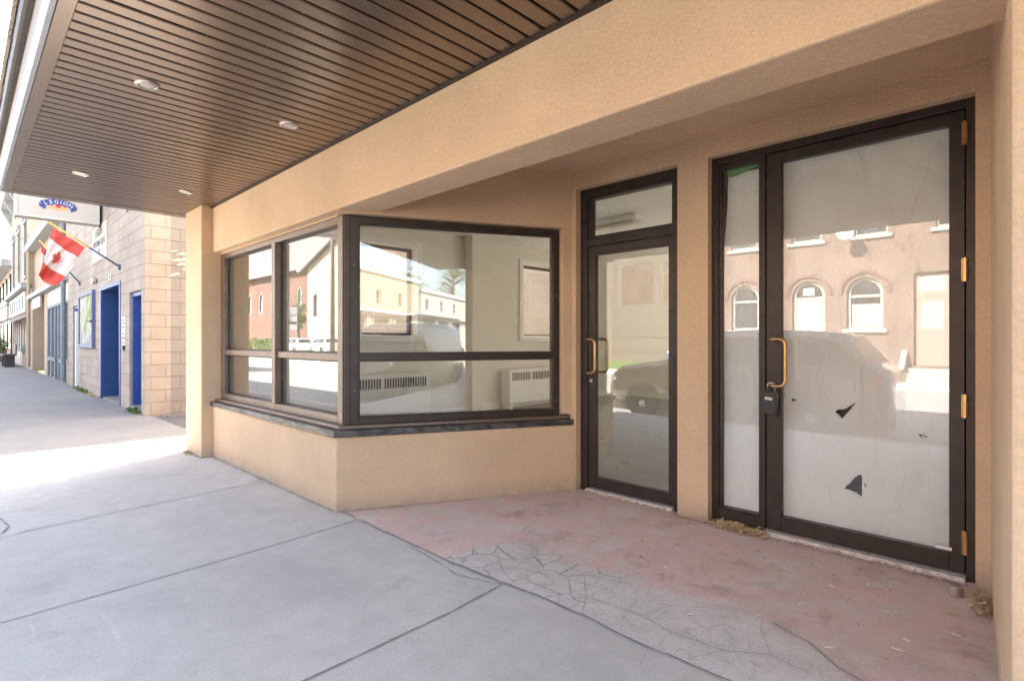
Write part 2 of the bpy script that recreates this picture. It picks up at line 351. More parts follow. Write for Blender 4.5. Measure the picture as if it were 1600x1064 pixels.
# joints and cracks: thin dirt-filled lines lying in the concrete
def ribbon(mb, pts, wdt, z=.0075, jit=.006, wj=.5, step=.02, seed=0):
    wdt *= .62; jit *= .75 if jit < .007 else .55
    P = [Vector((*p, 0)) for p in pts]; out = []
    for a, b in zip(P, P[1:]):
        n = max(1, int((b-a).length/step))
        for i in range(n): out.append(a.lerp(b, i/n))
    out.append(P[-1]); vs = []
    for i, p in enumerate(out):
        d = (out[min(i+1, len(out)-1)] - out[max(i-1, 0)]).normalized(); nrm = Vector((-d.y, d.x, 0))
        c = p + nrm*jit*(mnoise.noise(Vector((i*.13+seed, seed, 0)))*1.6 + .5*mnoise.noise(Vector((i*.6+seed, seed, 3))))
        w_ = wdt*(1 + wj*1.6*mnoise.noise(Vector((i*.31, seed, 7))))/2
        zz = z + swz(c.x, c.y)*(1 if c.y < 1.56 else 0)
        vs += [tuple(c + nrm*w_ + Vector((0, 0, zz))), tuple(c - nrm*w_ + Vector((0, 0, zz)))]
    mb.add(vs, [(2*i, 2*i+1, 2*i+3, 2*i+2) for i in range(len(out)-1)])
J = MB()
ribbon(J, [(-3.775, .147), (-3.816, .25), (-3.93, 1.2), (-3.957, 1.455), (-4.036, 1.535)], .009, .003, .003, seed=1)
ribbon(J, [(-3.775, .147), (-3.70, -.4), (-3.68, -1.04)], .009, .003, .003, seed=1.5)
ribbon(J, [(-2.62, -1.04), (-2.642, .143), (-2.659, .482), (-2.686, .994), (-2.738, 1.56)], .008, .003, .002, seed=2)
ribbon(J, [(-1.55, -1.04), (-1.557, .71), (-1.556, .845), (-1.563, 1.274), (-1.592, 1.564)], .011, .003, .004, seed=3)
ribbon(J, [(x, ye(x)) for x in [-2.95+.05*i for i in range(61)]], .011, .008, .004, .8, seed=4)
ribbon(J, [(-2.2, 1.535), (-1.95, 1.515), (-1.8, 1.49), (-1.66, 1.53), (-1.59, 1.565)], .007, .0032, .006, .9, seed=5)
for x in (-.45, .65, 1.75, 2.9): ribbon(J, [(x, -1.04), (x, 1.56)], .008, .003, .003, seed=x)
for x0, x1 in ((-6.1, -6.25), (-7.2, -7.5), (-8.25, -9.6), (-10.7, -11.1), (-12.1, -13.8), (-15, -15.5), (-17, -17.4), (-19.5, -20), (-22, -22.5)):
    ribbon(J, [(x0, -1.04), (x0, .3), (x1, 1.7)], .012, .003, .004, seed=x0)
struct(J, 'sidewalk_joint', M['joint'])
K = MB()
ribbon(K, [(-4.299, .206), (-4.5, .60), (-4.611, .886), (-4.72, 1.191), (-5.0, 1.35), (-5.12, 1.43)], .0045, .003, .012, .8, seed=6)
ribbon(K, [(-4.88, .191), (-4.93, .894), (-5.1, 1.294), (-5.35, 1.42)], .004, .003, .008, .8, seed=7)
ribbon(K, [(-4.299, .206), (-4.15, -.2), (-4.2, -1.0)], .004, .003, .01, .8, seed=7.5)
for pts, wd, sd in (
    ([(-1.90, 1.60), (-1.83, 1.78), (-1.70, 1.83), (-1.55, 1.90)], .004, 8), ([(-1.75, 1.57), (-1.66, 1.70), (-1.52, 1.74), (-1.40, 1.86), (-1.22, 1.92)], .006, 9),
    ([(-1.46, 1.59), (-1.44, 1.72), (-1.52, 1.74)], .006, 10), ([(-1.33, 1.59), (-1.27, 1.70), (-1.40, 1.86)], .005, 11),
    ([(-1.27, 1.70), (-1.05, 1.73), (-.92, 1.70), (-.74, 1.72), (-.62, 1.80), (-.50, 1.78)], .005, 12),
    ([(-1.83, 1.78), (-1.80, 1.92)], .003, 13), ([(-1.66, 1.70), (-1.70, 1.83)], .004, 14),
    ([(-1.20, 1.585), (-1.27, 1.70)], .005, 15), ([(-.80, 1.59), (-.74, 1.72)], .004, 16), ([(-1.05, 1.73), (-1.0, 1.88), (-.86, 1.97)], .003, 17),
    ([(-.62, 1.80), (-.70, 1.93), (-.72, 2.03)], .004, 18), ([(-.69, 2.01), (-.56, 1.965), (-.45, 1.87), (-.36, 1.84)], .014, 19)):
    ribbon(K, pts, wd*.8, .0095, .012, .5, seed=sd)
struct(K, 'pavement_crack', simple('crack_dirt', (.31, .29, .27), .95))
# metal-edged patch at the far left of the near sidewalk
Gt = MB(); ribbon(Gt, [(-4.35, .12), (-4.16, .17), (-3.98, .19), (-3.86, .16), (-3.80, .05)], .012, .004, .004, .8, seed=21); struct(Gt, 'sidewalk_dirt_seam', M['joint'])
# ------------------------------------------------------------------ our building
B = empty('storefront_building', (-3, 2.2, 0)); tag(B, 'tan stucco storefront with angled bay window, bronze slatted canopy and recessed entry', 'building')
ZS, ZC, ZH = 2.149, 2.12, 1.762
X0 = -5.59
b = MB(); b.box(X0, 1.45, 0, -5.138, 1.90, ZS+.06); b.build('corner_column', M['stucco'], B, bevel=.012)
D0 = Vector((-2.946, 1.54)); dd = Vector((.4529, .8916)); dn = Vector((.8916, -.4529)); UE = 1.559
def TD(u, n, z): p = D0 + dd*u + dn*n; return (p.x, p.y, z)   # frame along the oblique bay face, n outward
low = MB(); e2 = TD(UE, 0, 0); e3 = TD(UE, -.12, 0)
low.prism([(-5.137, 1.54), (-2.946, 1.54), (e2[0], 2.879), (e2[0]-.14, 2.879), (-3.03, 1.66), (-5.137, 1.66)], 0, .437)
low.build('bay_base_wall', M['stucco'], B, bevel=.008)
# header over sidewalk edge
hd = MB(); hd.box(-5.137, 1.54, ZH, 2.2, 1.755, ZS+.06); hd.build('header_beam', M['stucco'], B, bevel=.012)
# wall above oblique window, jamb strip at its right
ub = MB(); ub.box(.0, -.12, 1.748, UE-.002, 0, ZC+.04, TD); ub.box(1.432, -.12, .512, UE-.002, 0, 1.748, TD)
ub.box(-5.137, 1.60, 1.748, -2.96, 1.755, ZH, None)
ub.build('bay_upper_wall', M['stucco'], B, bevel=.006)
# sill
sm = MB()
def sillring(n0, n1, z0, z1):
    pass
a1 = TD(UE-.01, .012, 0); a0 = TD(UE-.01, -.09, 0)
sm.prism([(-5.15, 1.518), (-2.932, 1.518), (a1[0], a1[1]), (a0[0], a0[1]), (-3.01, 1.65), (-5.15, 1.65)], .438, .476)
a2 = TD(UE-.01, -.012, 0)
sm.prism([(-5.15, 1.548), (-2.948, 1.548), (a2[0], a2[1]), (a0[0], a0[1]), (-3.01, 1.65), (-5.15, 1.65)], .4765, .4985) if False else None
sm2 = MB().prism([(-5.15, 1.560), (-2.956, 1.560), (a2[0], a2[1]), (a0[0], a0[1]), (-3.01, 1.65), (-5.15, 1.65)], .4765, .4985); sm2.build('window_subsill', M['bronze_l'], B, bevel=.006)
sm.build('window_sill', M['sill'], B, bevel=.004)
# door wall
dw = MB()
vs, fs = curve_geom([[(-2.30, -.02), (-2.234, -.02), (-2.234, 2.004), (-1.505, 2.004), (-1.505, -.02), (-1.325, -.02), (-1.325, 2.004), (-.205, 2.004), (-.205, -.02), (-.10, -.02), (-.10, 2.16), (-2.30, 2.16)]], .07)
dw.add(vs, fs, lambda x, y, z: (x, 2.95+z, y)); dw.build('entry_wall', M['stucco'], B, bevel=.008)
# alcove ceiling (also the interior ceiling edge over the alcove)
ac = MB(); ac.prism([(-3.0, 1.74), (.05, 1.74), (.05, 3.2), (-2.2, 3.2)], ZC, ZC+.05); ac.build('alcove_ceiling', M['stucco'], B)
# right return wall and pillar
rw = MB(); rw.prism([(-.163, 2.95), (-.050, 1.47), (-.050, 1.44), (.75, 1.44), (.75, 2.95)], -.02, ZS+.06); rw.build('right_pillar', M['stucco'], B, bevel=.012)
# upper storey and body of the building
up = MB()
vs, fs = curve_geom([[(-5.59, ZS+.5), (14, ZS+.5), (14, 6.85), (-5.59, 6.85)]] + [[(x, 3.7), (x+1.0, 3.7), (x+1.0, 5.3), (x, 5.3)] for x in (-4.6, -2.2, .2, 2.6, 5, 7.4, 9.8, 12)], .11)
up.add(vs, fs, lambda x, y, z: (x, 1.66+z, y))
up.box(X0, 1.90, -.3, -5.46, 13.6, 2.2); up.v = up.v; up.build('street_wall', M['stucco'], B)
for x in (-4.6, -2.2, .2, 2.6, 5, 7.4, 9.8, 12): MB().box(x, 1.70, 3.7, x+1, 1.72, 5.3).build('upper_window', M['carglass'], B)
ct = MB(); ct.box(X0, 1.77, 6.3, 14, 8.25, 6.4); ct.box(X0, 1.78, 2.36, 14, 8.25, 2.44); ct.box(X0, 8.251, 2.36, -3.25, 13.6, 2.44); ct.build('roof_deck', M['greytrim'], B)
ct = MB(); ct.box(X0, 8.11, 2.441, 14, 8.25, 6.299); ct.box(-1.5, 8.11, -.3, 14, 8.25, 2.359); ct.build('rear_street_wall', M['stucco'], B)
oth = MB(); oth.box(.75, 1.5, -.3, 14, 1.75, ZS+.5); oth.build('neighbour_front', M['stucco'], B)
# canopy ----------------------------------------------------
CX0, CX1, CY0 = -5.75, 2.35, .235
cn = MB()
cn.box(CX0, CY0, ZS-.004, CX0+.12, 1.449, ZS+.05); cn.box(CX0+.121, CY0, ZS-.004, CX1, CY0+.05, ZS+.05)
cn.box(CX0, 1.449, ZS-.004, X0-.001, 1.9, ZS+.05)
can = cn.build('canopy', M['soffit'], B, bevel=.004)
sf = MB(); pitch = .0782; x = CX0+.121
n = int((CX1-x)/pitch)
random.seed(3)
for i in range(n):
    xa = x + i*pitch; g = .0165
    dz = random.uniform(-.0008, .0008)
    sf.prism([(xa+g/2, 0), (xa+g/2+.003, -.005), (xa+pitch-g/2-.003, -.005), (xa+pitch-g/2, 0), (xa+pitch-g/2, .02), (xa+g/2, .02)], 0, 1,
             lambda a, c, t, dz=dz, tl=random.uniform(-.003, .003), xm=xa+pitch/2, sg=random.uniform(-.0004, .0004): (a, CY0+.051 + t*(1.537-CY0-.051), ZS+.006+c+dz+tl*(a-xm)+sg*t))
sfo = sf.build('slatted_soffit', M['soffit'], can)
MB().box(CX0+.122, CY0+.052, ZS+.034, CX1, 1.9, ZS+.05).build('soffit_backing', M['gap'], can)
MB().box(-5.137, 1.522, ZS-.010, CX1, 1.539, ZS+.004).build('soffit_edge_trim', M['bronze'], can)
MB().box(CX0-.012, CY0-.02, ZS-.006, CX1, CY0-.001, ZS+.095).build('drip_edge', M['fascia'], can, bevel=.004)
f1 = MB(); f1.box(CX0, CY0-.012, ZS+.096, CX1, CY0+.06, ZS+.25); f1.box(CX0-.001, CY0+.061, ZS+.051, CX0+.06, 1.44, ZS+.25); f1.build('fascia_board', simple('fascia_tan', (.27, .235, .195), .6), can)
f2 = MB(); f2.box(CX0-.04, CY0-.05, ZS+.251, CX1, CY0+.05, ZS+.34); f2.build('gutter', M['bronze'], can, bevel=.02)
sh = MB(); random.seed(5)
for r in range(7):
    xx = CX0-.06
    while xx < CX1:
        wv = random.uniform(.06, .13); z0 = ZS+.33+r*.095; yy = CY0-.055+r*.012
        sh.prism([(0, 0), (0, .014), (.13, .0+.002), (.13, -.008)], xx, xx+wv-.006, lambda a, c, t, z0=z0+random.uniform(-.01, .01), yy=yy: (t, yy - c + a*.5, z0+a))
        xx += wv
sh.build('shake_skirt', M['shake'], can)
MB().prism([(CY0+.06, ZS+.3), (CY0+.14, ZS+1.05), (1.55, ZS+1.05), (1.55, ZS+.3)], CX0, CX1, lambda a, c, t: (t, a, c)).build('canopy_roof', M['gap'], can)
# recessed lights
lg = []
def downlight(x, y):
    rim = MB(); r = .047
    rim.lathe((x, y, ZS-.006), [(r*.70, .016), (r*.72, -.0005), (r*.80, -.004), (r, -.001), (r*1.02, .003), (r*1.02, .016)], 28)
    o = rim.build('recessed_light', M['steel'], can, smooth=False)
    lens = MB().lathe((x, y, ZS-.0085), [(r*.40, -.001), (r*.62, .0005), (r*.69, .004)], 24).build('light_lens', M['offwhite'], can)
for x in (-4.75, -2.88, -1.02, .84):
    for y in (.593, 1.235): downlight(x, y)
# soffit butt-joint clips (small bright ends along the panel seam)
for i in range(44, 62, 2): xa = CX0+.121+i*pitch; MB().box(xa+.010, .846, ZS-.0025, xa+.034, .8485, ZS+.001).build('panel_seam', M['fascia'], can)
# ---- bay windows
def frame_bars(mb, bars, T, n0, n1):
    for (u0, u1, z0, z1) in bars: mb.box(u0, n0, z0, u1, n1, z1, T)
def TL(u, n, z): return (u, 1.605 - n, z)
lw = MB()
frame_bars(lw, [(-5.135, -5.055, .499, 1.746), (-3.055, -2.995, .499, 1.746), (-5.055, -3.055, .499, .545), (-5.055, -3.055, 1.705, 1.746)], TL, -.075, .0)
frame_bars(lw, [(-4.015, -3.955, .545, 1.705)], TL, -.075, .012)
frame_bars(lw, [(-5.055, -4.015, .878, .920), (-3.955, -3.055, .878, .920)], TL, -.065, -.004)
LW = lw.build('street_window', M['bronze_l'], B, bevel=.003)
for (u0, u1) in ((-5.055, -4.015), (-3.955, -3.055)):
    for (z0, z1) in ((.545, .878), (.920, 1.705)):
        MB().box(u0, 1.645, z0, u1, 1.651, z1).build('pane', M['glass'], LW)
        bd = MB()
        for q in ((u0, z0, u0+.012, z1), (u1-.012, z0, u1, z1), (u0+.012, z0, u1-.012, z0+.012), (u0+.012, z1-.012, u1-.012, z1)): bd.box(q[0], 1.637, q[1], q[2], 1.6449, q[3])
        bd.build('glazing_bead', M['bronze'], LW)
cp = MB(); cp.prism([(-2.994, 1.612), (-2.972, 1.604), (-2.955, 1.632), (-2.962, 1.70), (-3.02, 1.70), (-3.02, 1.682), (-2.994, 1.682)], .499, 1.746); cp.build('window_corner_post', M['bronze'], B, bevel=.003)
DROT = radians(0.0)
rwm = MB(); n1, n0 = -.048, -.125
frame_bars(rwm, [(.080, .128, .499, 1.738), (1.390, 1.431, .499, 1.738), (.128, 1.390, .499, .540), (.128, 1.390, 1.700, 1.738)], TD, n0, n1)
frame_bars(rwm, [(.128, 1.390, .880, .920)], TD, n0+.01, n1-.003)
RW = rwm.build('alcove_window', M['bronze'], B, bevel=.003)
for (z0, z1) in ((.540, .880), (.920, 1.700)):
    MB().box(.128, -.003, z0, 1.390, .003, z1, lambda u, n, z: TD(u, n-.087+(u-.76)*tan(radians(2.3)), z)).build('pane', M['glass'], RW)
    bd = MB()
    for q in ((.128, z0, .136, z1), (1.382, z0, 1.390, z1), (.136, z0, 1.382, z0+.008), (.136, z1-.008, 1.382, z1)): bd.box(q[0], -.066, q[1], q[2], -.060, q[3], TD)
    bd.build('glazing_bead', M['black'], RW)
for (u, z) in ((.104, .70), (.104, 1.45), (1.41, .60), (1.41, 1.3)): 
    p = TD(u, n1, z); scw = MB(); scw.add(*(lambda vs, fs: (vs, fs))([TD(u+.006*cos(a), n1+h, z+.006*sin(a)) for h in (0, .003) for a in [2*pi*k/10 for k in range(10)]], [(k, (k+1) % 10, 10+(k+1) % 10, 10+k) for k in range(10)] + [tuple(range(10, 20))]))
    scw.build('frame_screw', M['bronze_l'], RW)
# ---- doors
def pull(mb, xm, xb, z0, z1, y0, out, r=mm(11)):
    pts = [(xm, y0, z1), (xm, y0-out*.75, z1)]
    for k in range(1, 5):
        a = pi/2*k/4; pts.append((xm + (.028*(1-cos(a))), y0-out*.75 - out*.25*sin(a), z1))
    s = (xb-.03-xm)
    pts.append((xb-.03, y0-out, z1))
    for k in range(1, 6):
        a = pi/2*k/5; pts.append((xb-.03+.03*sin(a), y0-out, z1-.03*(1-cos(a))))
    q = [(p[0], p[1], z0+z1-p[2]) for p in pts][::-1]
    mb.tube(pts + q, r, 14)
    for z in (z0, z1): mb.lathe((xm, y0-.003, z), [(r*1.5, -.003), (r*1.5, .003)], 16, 'y')
# door 1 : outer frame, transom
fr = MB(); y0, y1 = 2.930, 3.01
for q in ((-2.2335, .0, -2.178, 2.0035), (-1.553, .0, -1.5055, 2.0035), (-2.178, 1.955, -1.553, 2.0035), (-2.178, 1.622, -1.553, 1.668)): fr.box(q[0], y0, q[1], q[2], y1, q[3])
for q in ((-2.178, 1.668, -2.158, 1.955), (-1.573, 1.668, -1.553, 1.955), (-2.158, 1.668, -1.573, 1.690), (-2.158, 1.933, -1.573, 1.955)): fr.box(q[0], y0+.012, q[1], q[2], y1-.01, q[3])
F1 = fr.build('entry_door_frame', M['bronze'], B, bevel=.003)
MB().box(-2.158, 2.962, 1.690, -1.573, 2.967, 1.933).build('transom_pane', M['glass_door'], F1)
MB().box(-2.178, 2.905, .0, -1.553, 3.01, .024).build('threshold', M['thresh'], F1, bevel=.003)
lf = MB(); lx0, lx1 = -2.174, -1.557
for q in ((lx0, .030, lx0+.055, 1.616), (lx1-.035, .030, lx1, 1.616), (lx0+.055, .030, lx1-.035, .105), (lx0+.055, 1.560, lx1-.035, 1.616)): lf.box(q[0], 2.938, q[1], q[2], 2.975, q[3])
LF1 = lf.build('entry_door', M['bronze'], B, bevel=.003)
MB().box(lx0+.055, 2.954, .105, lx1-.035, 2.959, 1.560).build('door_glass', M['glass_door'], LF1)
hh = MB(); pull(hh, -2.150, -2.085, .788, 1.008, 2.937, .052); hh.build('pull_handle', M['brass'], LF1, smooth=True)
hi = MB(); pull(hi, -2.150, -2.085, .788, 1.008, 2.937, .052); hi.v = [(v[0], 2.9755+(2.937-v[1]), v[2]) for v in hi.v]; hi.build('pull_handle', M['brass'], LF1, smooth=True)
MB().lathe((-2.150, 2.932, .735), [(.011, -.002), (.013, .006)], 20, 'y').build('lock_cylinder', M['steel'], LF1)
# door 2 : frame with sidelight
fr = MB()
for q in ((-1.3245, .0, -1.289, 2.0035), (-1.064, .0, -1.040, 1.965), (-.2385, .0, -.2055, 2.0035), (-1.289, 1.965, -.2385, 2.0035), (-1.289, .0, -1.064, .075)): fr.box(q[0], y0, q[1], q[2], y1, q[3])
for q in ((-1.289, .075, -1.277, 1.935), (-1.076, .075, -1.064, 1.935), (-1.277, .075, -1.076, .09), (-1.289, 1.935, -1.064, 1.965)): fr.box(q[0], y0+.010, q[1], q[2], y1-.01, q[3])
F2 = fr.build('wide_door_frame', M['bronze'], B, bevel=.003)
MB().box(-1.277, 2.960, .09, -1.076, 2.965, 1.935).build('sidelight_pane', M['glass_door'], F2)
MB().box(-1.040, 2.900, .0, -.2385, 3.01, .022).build('threshold', M['thresh'], F2, bevel=.003)
lf = MB(); lx0, lx1 = -1.0365, -.2425
for q in ((lx0, .028, lx0+.072, 1.961), (lx1-.052, .028, lx1, 1.961), (lx0+.072, .028, lx1-.052, .105), (lx0+.072, 1.908, lx1-.052, 1.961)): lf.box(q[0], 2.936, q[1], q[2], 2.975, q[3])
LF2 = lf.build('wide_door', M['bronze'], B, bevel=.003)
MB().box(lx0+.072, 2.954, .105, lx1-.052, 2.959, 1.908).build('door_glass', M['glass_door'], LF2)
hh = MB(); pull(hh, -1.000, -.926, .771, 1.007, 2.935, .055); hh.build('pull_handle', M['brass'], LF2, smooth=True)
for z in (1.86, 1.294, .728, .161):
    h = MB(); h.tube([(-.2405, 2.927, z-.049), (-.2405, 2.927, z+.049)], .0095, 12); h.box(-.253, 2.9305, z-.047, -.228, 2.9355, z+.047)
    for k in (-.03, -.01, .01, .03): h.tube([(-.2405, 2.927, z+k-.001), (-.2405, 2.927, z+k+.001)], .0105, 12)
    h.build('hinge', M['brass'], LF2)
MB().box(-.34, 2.930, .115, -.285, 2.9355, .128).build('door_sticker', M['white'], LF2)
# lock box hanging on the handle
lb = empty('lock_box', (-.995, 2.87, .64)); tag(lb, 'black combination key lock box hanging from the lower end of the brass pull handle', 'lock box')
def TB(a, c, z): 
    an = -.10; return (-.998 + a*cos(an) + z*sin(an)*-1, 2.87 + c, .742 + a*sin(an)*1.0 + z*cos(an))
b_ = MB(); b_.prism([(-.032, -.115), (.032, -.115), (.036, -.10), (.036, -.02), (.026, 0), (-.026, 0), (-.036, -.02), (-.036, -.10)], 0, .035, lambda a, z, c: TB(a, c, z)); b_.build('body', M['black'], lb, bevel=.004)
b_ = MB(); b_.box(-.018, -.004, -.042, .018, -.0005, -.028, TB); b_.build('dial_window', M['litter'], lb)
b_ = MB(); b_.tube([TB(-.018, .018, 0), TB(-.018, .018, .032), TB(-.008, .018, .044), TB(.008, .018, .044), TB(.018, .018, .032), TB(.018, .018, 0)], .0045, 8); b_.build('shackle', M['steel'], lb, smooth=True)
# ---- interior
inn = MB(); ZI = 2.35
inn.box(-5.458, 1.95, .0, -5.40, 3.10, ZI)                                  # left wall pieces around two windows
inn.box(-5.458, 3.10, .0, -5.40, 3.85, 1.06); inn.box(-5.458, 3.10, 2.10, -5.40, 3.85, ZI)
inn.box(-5.458, 3.85, .0, -5.40, 5.70, ZI)
inn.box(-5.458, 5.70, .0, -5.40, 6.75, 1.06); inn.box(-5.458, 5.70, 2.10, -5.40, 6.75, ZI)
inn.box(-5.458, 6.75, .0, -5.40, 8.2, ZI)
inn.box(-5.399, 4.62, .0, -5.25, 4.80, ZI)                                   # pilaster
inn.box(-1.46, 3.02, .0, -1.40, 8.2, ZI)
inn.box(-5.40, 8.0, .0, -3.25, 8.10, 1.60); inn.box(-5.40, 8.0, 2.28, -1.46, 8.10, ZI); inn.box(-3.30, 8.10, 0, -3.24, 13.6, ZI)
for x in (-5.40, -4.6, -3.75, -3.37): inn.box(x, 8.0, 1.60, x+.12, 8.10, 2.28)
inn.build('interior_wall', M['inwall'], B)
# openings in outer left wall
def leftouter():
    o = MB(); xa, xb = -5.59, -5.459
    for (ya, yb, za, zb) in ((1.90, 3.10, 0, 6.85), (3.10, 3.85, -.3, 1.06), (3.10, 3.85, 2.10, 6.85), (3.85, 5.70, -.3, 6.85), (5.70, 6.75, -.3, 1.06), (5.70, 6.75, 2.10, 6.85), (6.75, 13.6, -.3, 2.4), (6.75, 8.25, 2.401, 6.85)):
        o.box(xa, ya, za, xb, yb, zb)
    return o
bpy.data.objects.remove(bpy.data.objects['street_wall'])
up = MB(); up.add(vs_u := curve_geom([[(-5.59, ZS+.07), (14, ZS+.07), (14, 6.85), (-5.59, 6.85)]] + [[(x, 3.7), (x+1.0, 3.7), (x+1.0, 5.3), (x, 5.3)] for x in (-4.6, -2.2, .2, 2.6, 5, 7.4, 9.8, 12)], .11)[0], curve_geom([[(-5.59, ZS+.07), (14, ZS+.07), (14, 6.85), (-5.59, 6.85)]] + [[(x, 3.7), (x+1.0, 3.7), (x+1.0, 5.3), (x, 5.3)] for x in (-4.6, -2.2, .2, 2.6, 5, 7.4, 9.8, 12)], .11)[1], lambda x, y, z: (x, 1.66+z, y))
up.build('upper_street_wall', M['stucco'], B)
leftouter().build('side_wall', M['stucco'], B)
for (ya, yb) in ((3.10, 3.85), (5.70, 6.75)):
    t = MB()
    for q in ((ya-.07, .99, ya, 2.17), (yb, .99, yb+.07, 2.17), (ya, .99, yb, 1.06), (ya, 2.10, yb, 2.17)): t.box(-5.399, q[0], q[1], -5.37, q[2], q[3])
    w_ = t.build('side_window', M['white'], B, bevel=.003)
    MB().box(-5.53, ya, 1.06, -5.525, yb, 2.10).build('pane', M['glass_far'], w_)
    t = MB()
    for q in ((ya, 1.06, ya+.03, 2.10), (yb-.03, 1.06, yb, 2.10), (ya+.03, 1.06, yb-.03, 1.09), (ya+.03, 2.07, yb-.03, 2.10)): t.box(-5.55, q[0], q[1], -5.50, q[2], q[3])
    t.build('sash', M['bronze'], w_)
bb = MB(); bb.box(-5.399, 1.95, .06, -5.385, 4.62, .16); bb.box(-5.399, 4.80, .06, -5.385, 8.0, .16); bb.box(-5.38, 7.985, .06, -3.26, 7.999, .16); bb.build('baseboard', M['white'], B)
MB().prism([(-5.45, 1.665), (-3.03, 1.665), (-2.36, 2.96), (-1.43, 3.0), (-1.43, 8.0), (-5.45, 8.0)], .0, .06).build('interior_floor', M['infloor'], B)
MB().box(-5.6, 8.1, .0, -3.3, 13.6, .06).build('back_room_floor', M['infloor'], B)
MB().prism([(-5.45, 1.76), (-2.96, 1.76), (-2.16, 3.03), (-1.43, 3.03), (-1.43, 8.05), (-3.26, 8.05), (-3.26, 13.6), (-5.45, 13.6)], ZI, ZI+.008).build('interior_ceiling', M['inceil'], B)
MB().box(-5.45, 1.76, ZI-.23, -3.0, 1.80, ZI).build('interior_header', M['inwall'], B)
bk = MB()
for q in ((-5.45, 0, -4.9, ZI), (-4.9, 0, -3.3, .9), (-4.9, 2.2, -3.3, ZI)): bk.box(q[0], 13.5, q[1], q[2], 13.6, q[3])
bk.build('rear_wall', M['inwall'], B)
rw_ = MB()
for x0_, x1_, z0_ in ((-4.9, -3.3, .9),):
    for q in ((x0_, z0_, x0_+.06, 2.2), (x1_-.06, z0_, x1_, 2.2), (x0_, z0_, x1_, z0_+.06), (x0_, 2.14, x1_, 2.2), ((x0_+x1_)/2-.03, z0_, (x0_+x1_)/2+.03, 2.2)): rw_.box(q[0], 13.52, q[1], q[2], 13.57, q[3])
rw_.build('rear_window', M['bronze'], B)
rw_ = MB()
for q in ((-3.24, .06, -3.18, 2.28), (-1.52, .06, -1.461, 2.28), (-2.38, .06, -2.32, 2.28), (-3.18, .06, -2.38, .12), (-2.32, .06, -1.52, .12), (-3.18, 2.22, -2.38, 2.28), (-2.32, 2.22, -1.52, 2.28)): rw_.box(q[0], 8.02, q[1], q[2], 8.08, q[3])
o = rw_.build('added_rear_window', M['bronze'], B); MB().box(-3.18, 8.05, .12, -1.52, 8.055, 2.22).build('pane', M['glass_far'], o)  # unseen window added so sun enters and brightens the shop interior
struct(MB().box(-20, 8.26, -.3, 20, 40, -.08), 'rear_yard', M['concrete'])
# dark unit behind the papered door
dk = MB()
dk.box(-1.398, 3.05, -.01, .6, 3.06+2, .0); dk.box(-1.399, 3.02, 0, -1.39, 5, ZC+.3); dk.box(.55, 3.02, 0, .6, 5, ZC+.3); dk.box(-1.39, 5, 0, .55, 5.05, ZC+.3); dk.box(-1.39, 3.21, ZC, .55, 5, ZC+.02)
dk.build('dark_unit', M['dark'], B)
# radiators
def radiator(ya, yb, z0, z1, label):
    r = empty('baseboard_radiator', (-5.3, (ya+yb)/2, .06)); tag(r, label, 'radiator', 'wall convectors inside the shop')
    c = MB(); c.box(-5.37, ya, z0, -5.20, yb, z1); c.build('cabinet', M['white'], r, bevel=.004)
    g = MB(); nn_ = int((yb-ya-.1)/.034)
    for i in range(nn_):
        if i == nn_//3: continue
        y = ya+.05+i*.034; g.box(-5.1995, y, z1-.15, -5.197, y+.018, z1-.04)
    g.build('grille', M['dark'], r)
    MB().box(-5.36, ya+.02, .06, -5.22, ya+.08, z0-.001).build('foot', M['white'], r); MB().box(-5.36, yb-.08, .06, -5.22, yb-.02, z0-.001).build('foot', M['white'], r)
radiator(2.9, 3.92, .14, .62, 'white metal radiator seen low behind the left half of the angled window')
radiator(5.25, 6.5, .14, .60, 'white metal radiator seen low behind the right half of the angled window')
lt = empty('ceiling_light', (-3.5, 5.1, ZI)); tag(lt, 'long white fluorescent fixture on the shop ceiling seen through the transom', 'ceiling light')
MB().box(-4.1, 5.02, ZI-.06, -3.1, 5.18, ZI-.002).build('housing', M['white'], lt, bevel=.01)
MB().box(-4.05, 5.04, ZI-.085, -3.15, 5.16, ZI-.061).build('diffuser', M['offwhite'], lt, bevel=.01)
# paper behind door 2 -------------------------------------------------
pm, pnt, pb = newmat('white_paper'); pv = coords(pnt)
pc = ramp(pnt, noise(pnt, pv, 1.5, 4), [(.3, (.82, .825, .82)), (.7, (.88, .885, .88))]); pnt.links.new(pc, pb.inputs['Base Color']); pb.inputs['Roughness'].default_value = .75
wvn = N(pnt, 'ShaderNodeTexNoise', Scale=5, Detail=4, Distortion=1.2); mp = N(pnt, 'ShaderNodeMapping'); mp.inputs['Rotation'].default_value = (0, -.75, 0); mp.inputs['Scale'].default_value = (1.2, 1, .4); pnt.links.new(pv, mp.inputs[0]); pnt.links.new(mp.outputs[0], wvn.inputs['Vector'])
bump(pnt, pb, wvn.outputs[0], .7, .045); M['paper'] = pm
tears = [[(-.730, .652), (-.716, .668), (-.690, .672), (-.645, .706), (-.668, .668), (-.690, .640), (-.704, .626), (-.712, .640)],
         [(-.694, .290), (-.668, .322), (-.650, .348), (-.630, .368), (-.619, .362), (-.6185, .300), (-.619, .268), (-.650, .284)],
         [(-.95, .697), (-.93, .696), (-.920, .706), (-.915, .700), (-.90, .700), (-.92, .692)],
         [(-.41, .588), (-.39, .586), (-.375, .577), (-.395, .578), (-.385, .566), (-.402, .580)],
         [(-.612, .318), (-.602, .335), (-.604, .315)]]
def inside(p, poly):
    c = False; n = len(poly)
    for i in range(n):
        (x1, y1), (x2, y2) = poly[i], poly[i-1]
        if (y1 > p[1]) != (y2 > p[1]) and p[0] < (x2-x1)*(p[1]-y1)/(y2-y1)+x1: c = not c
    return c
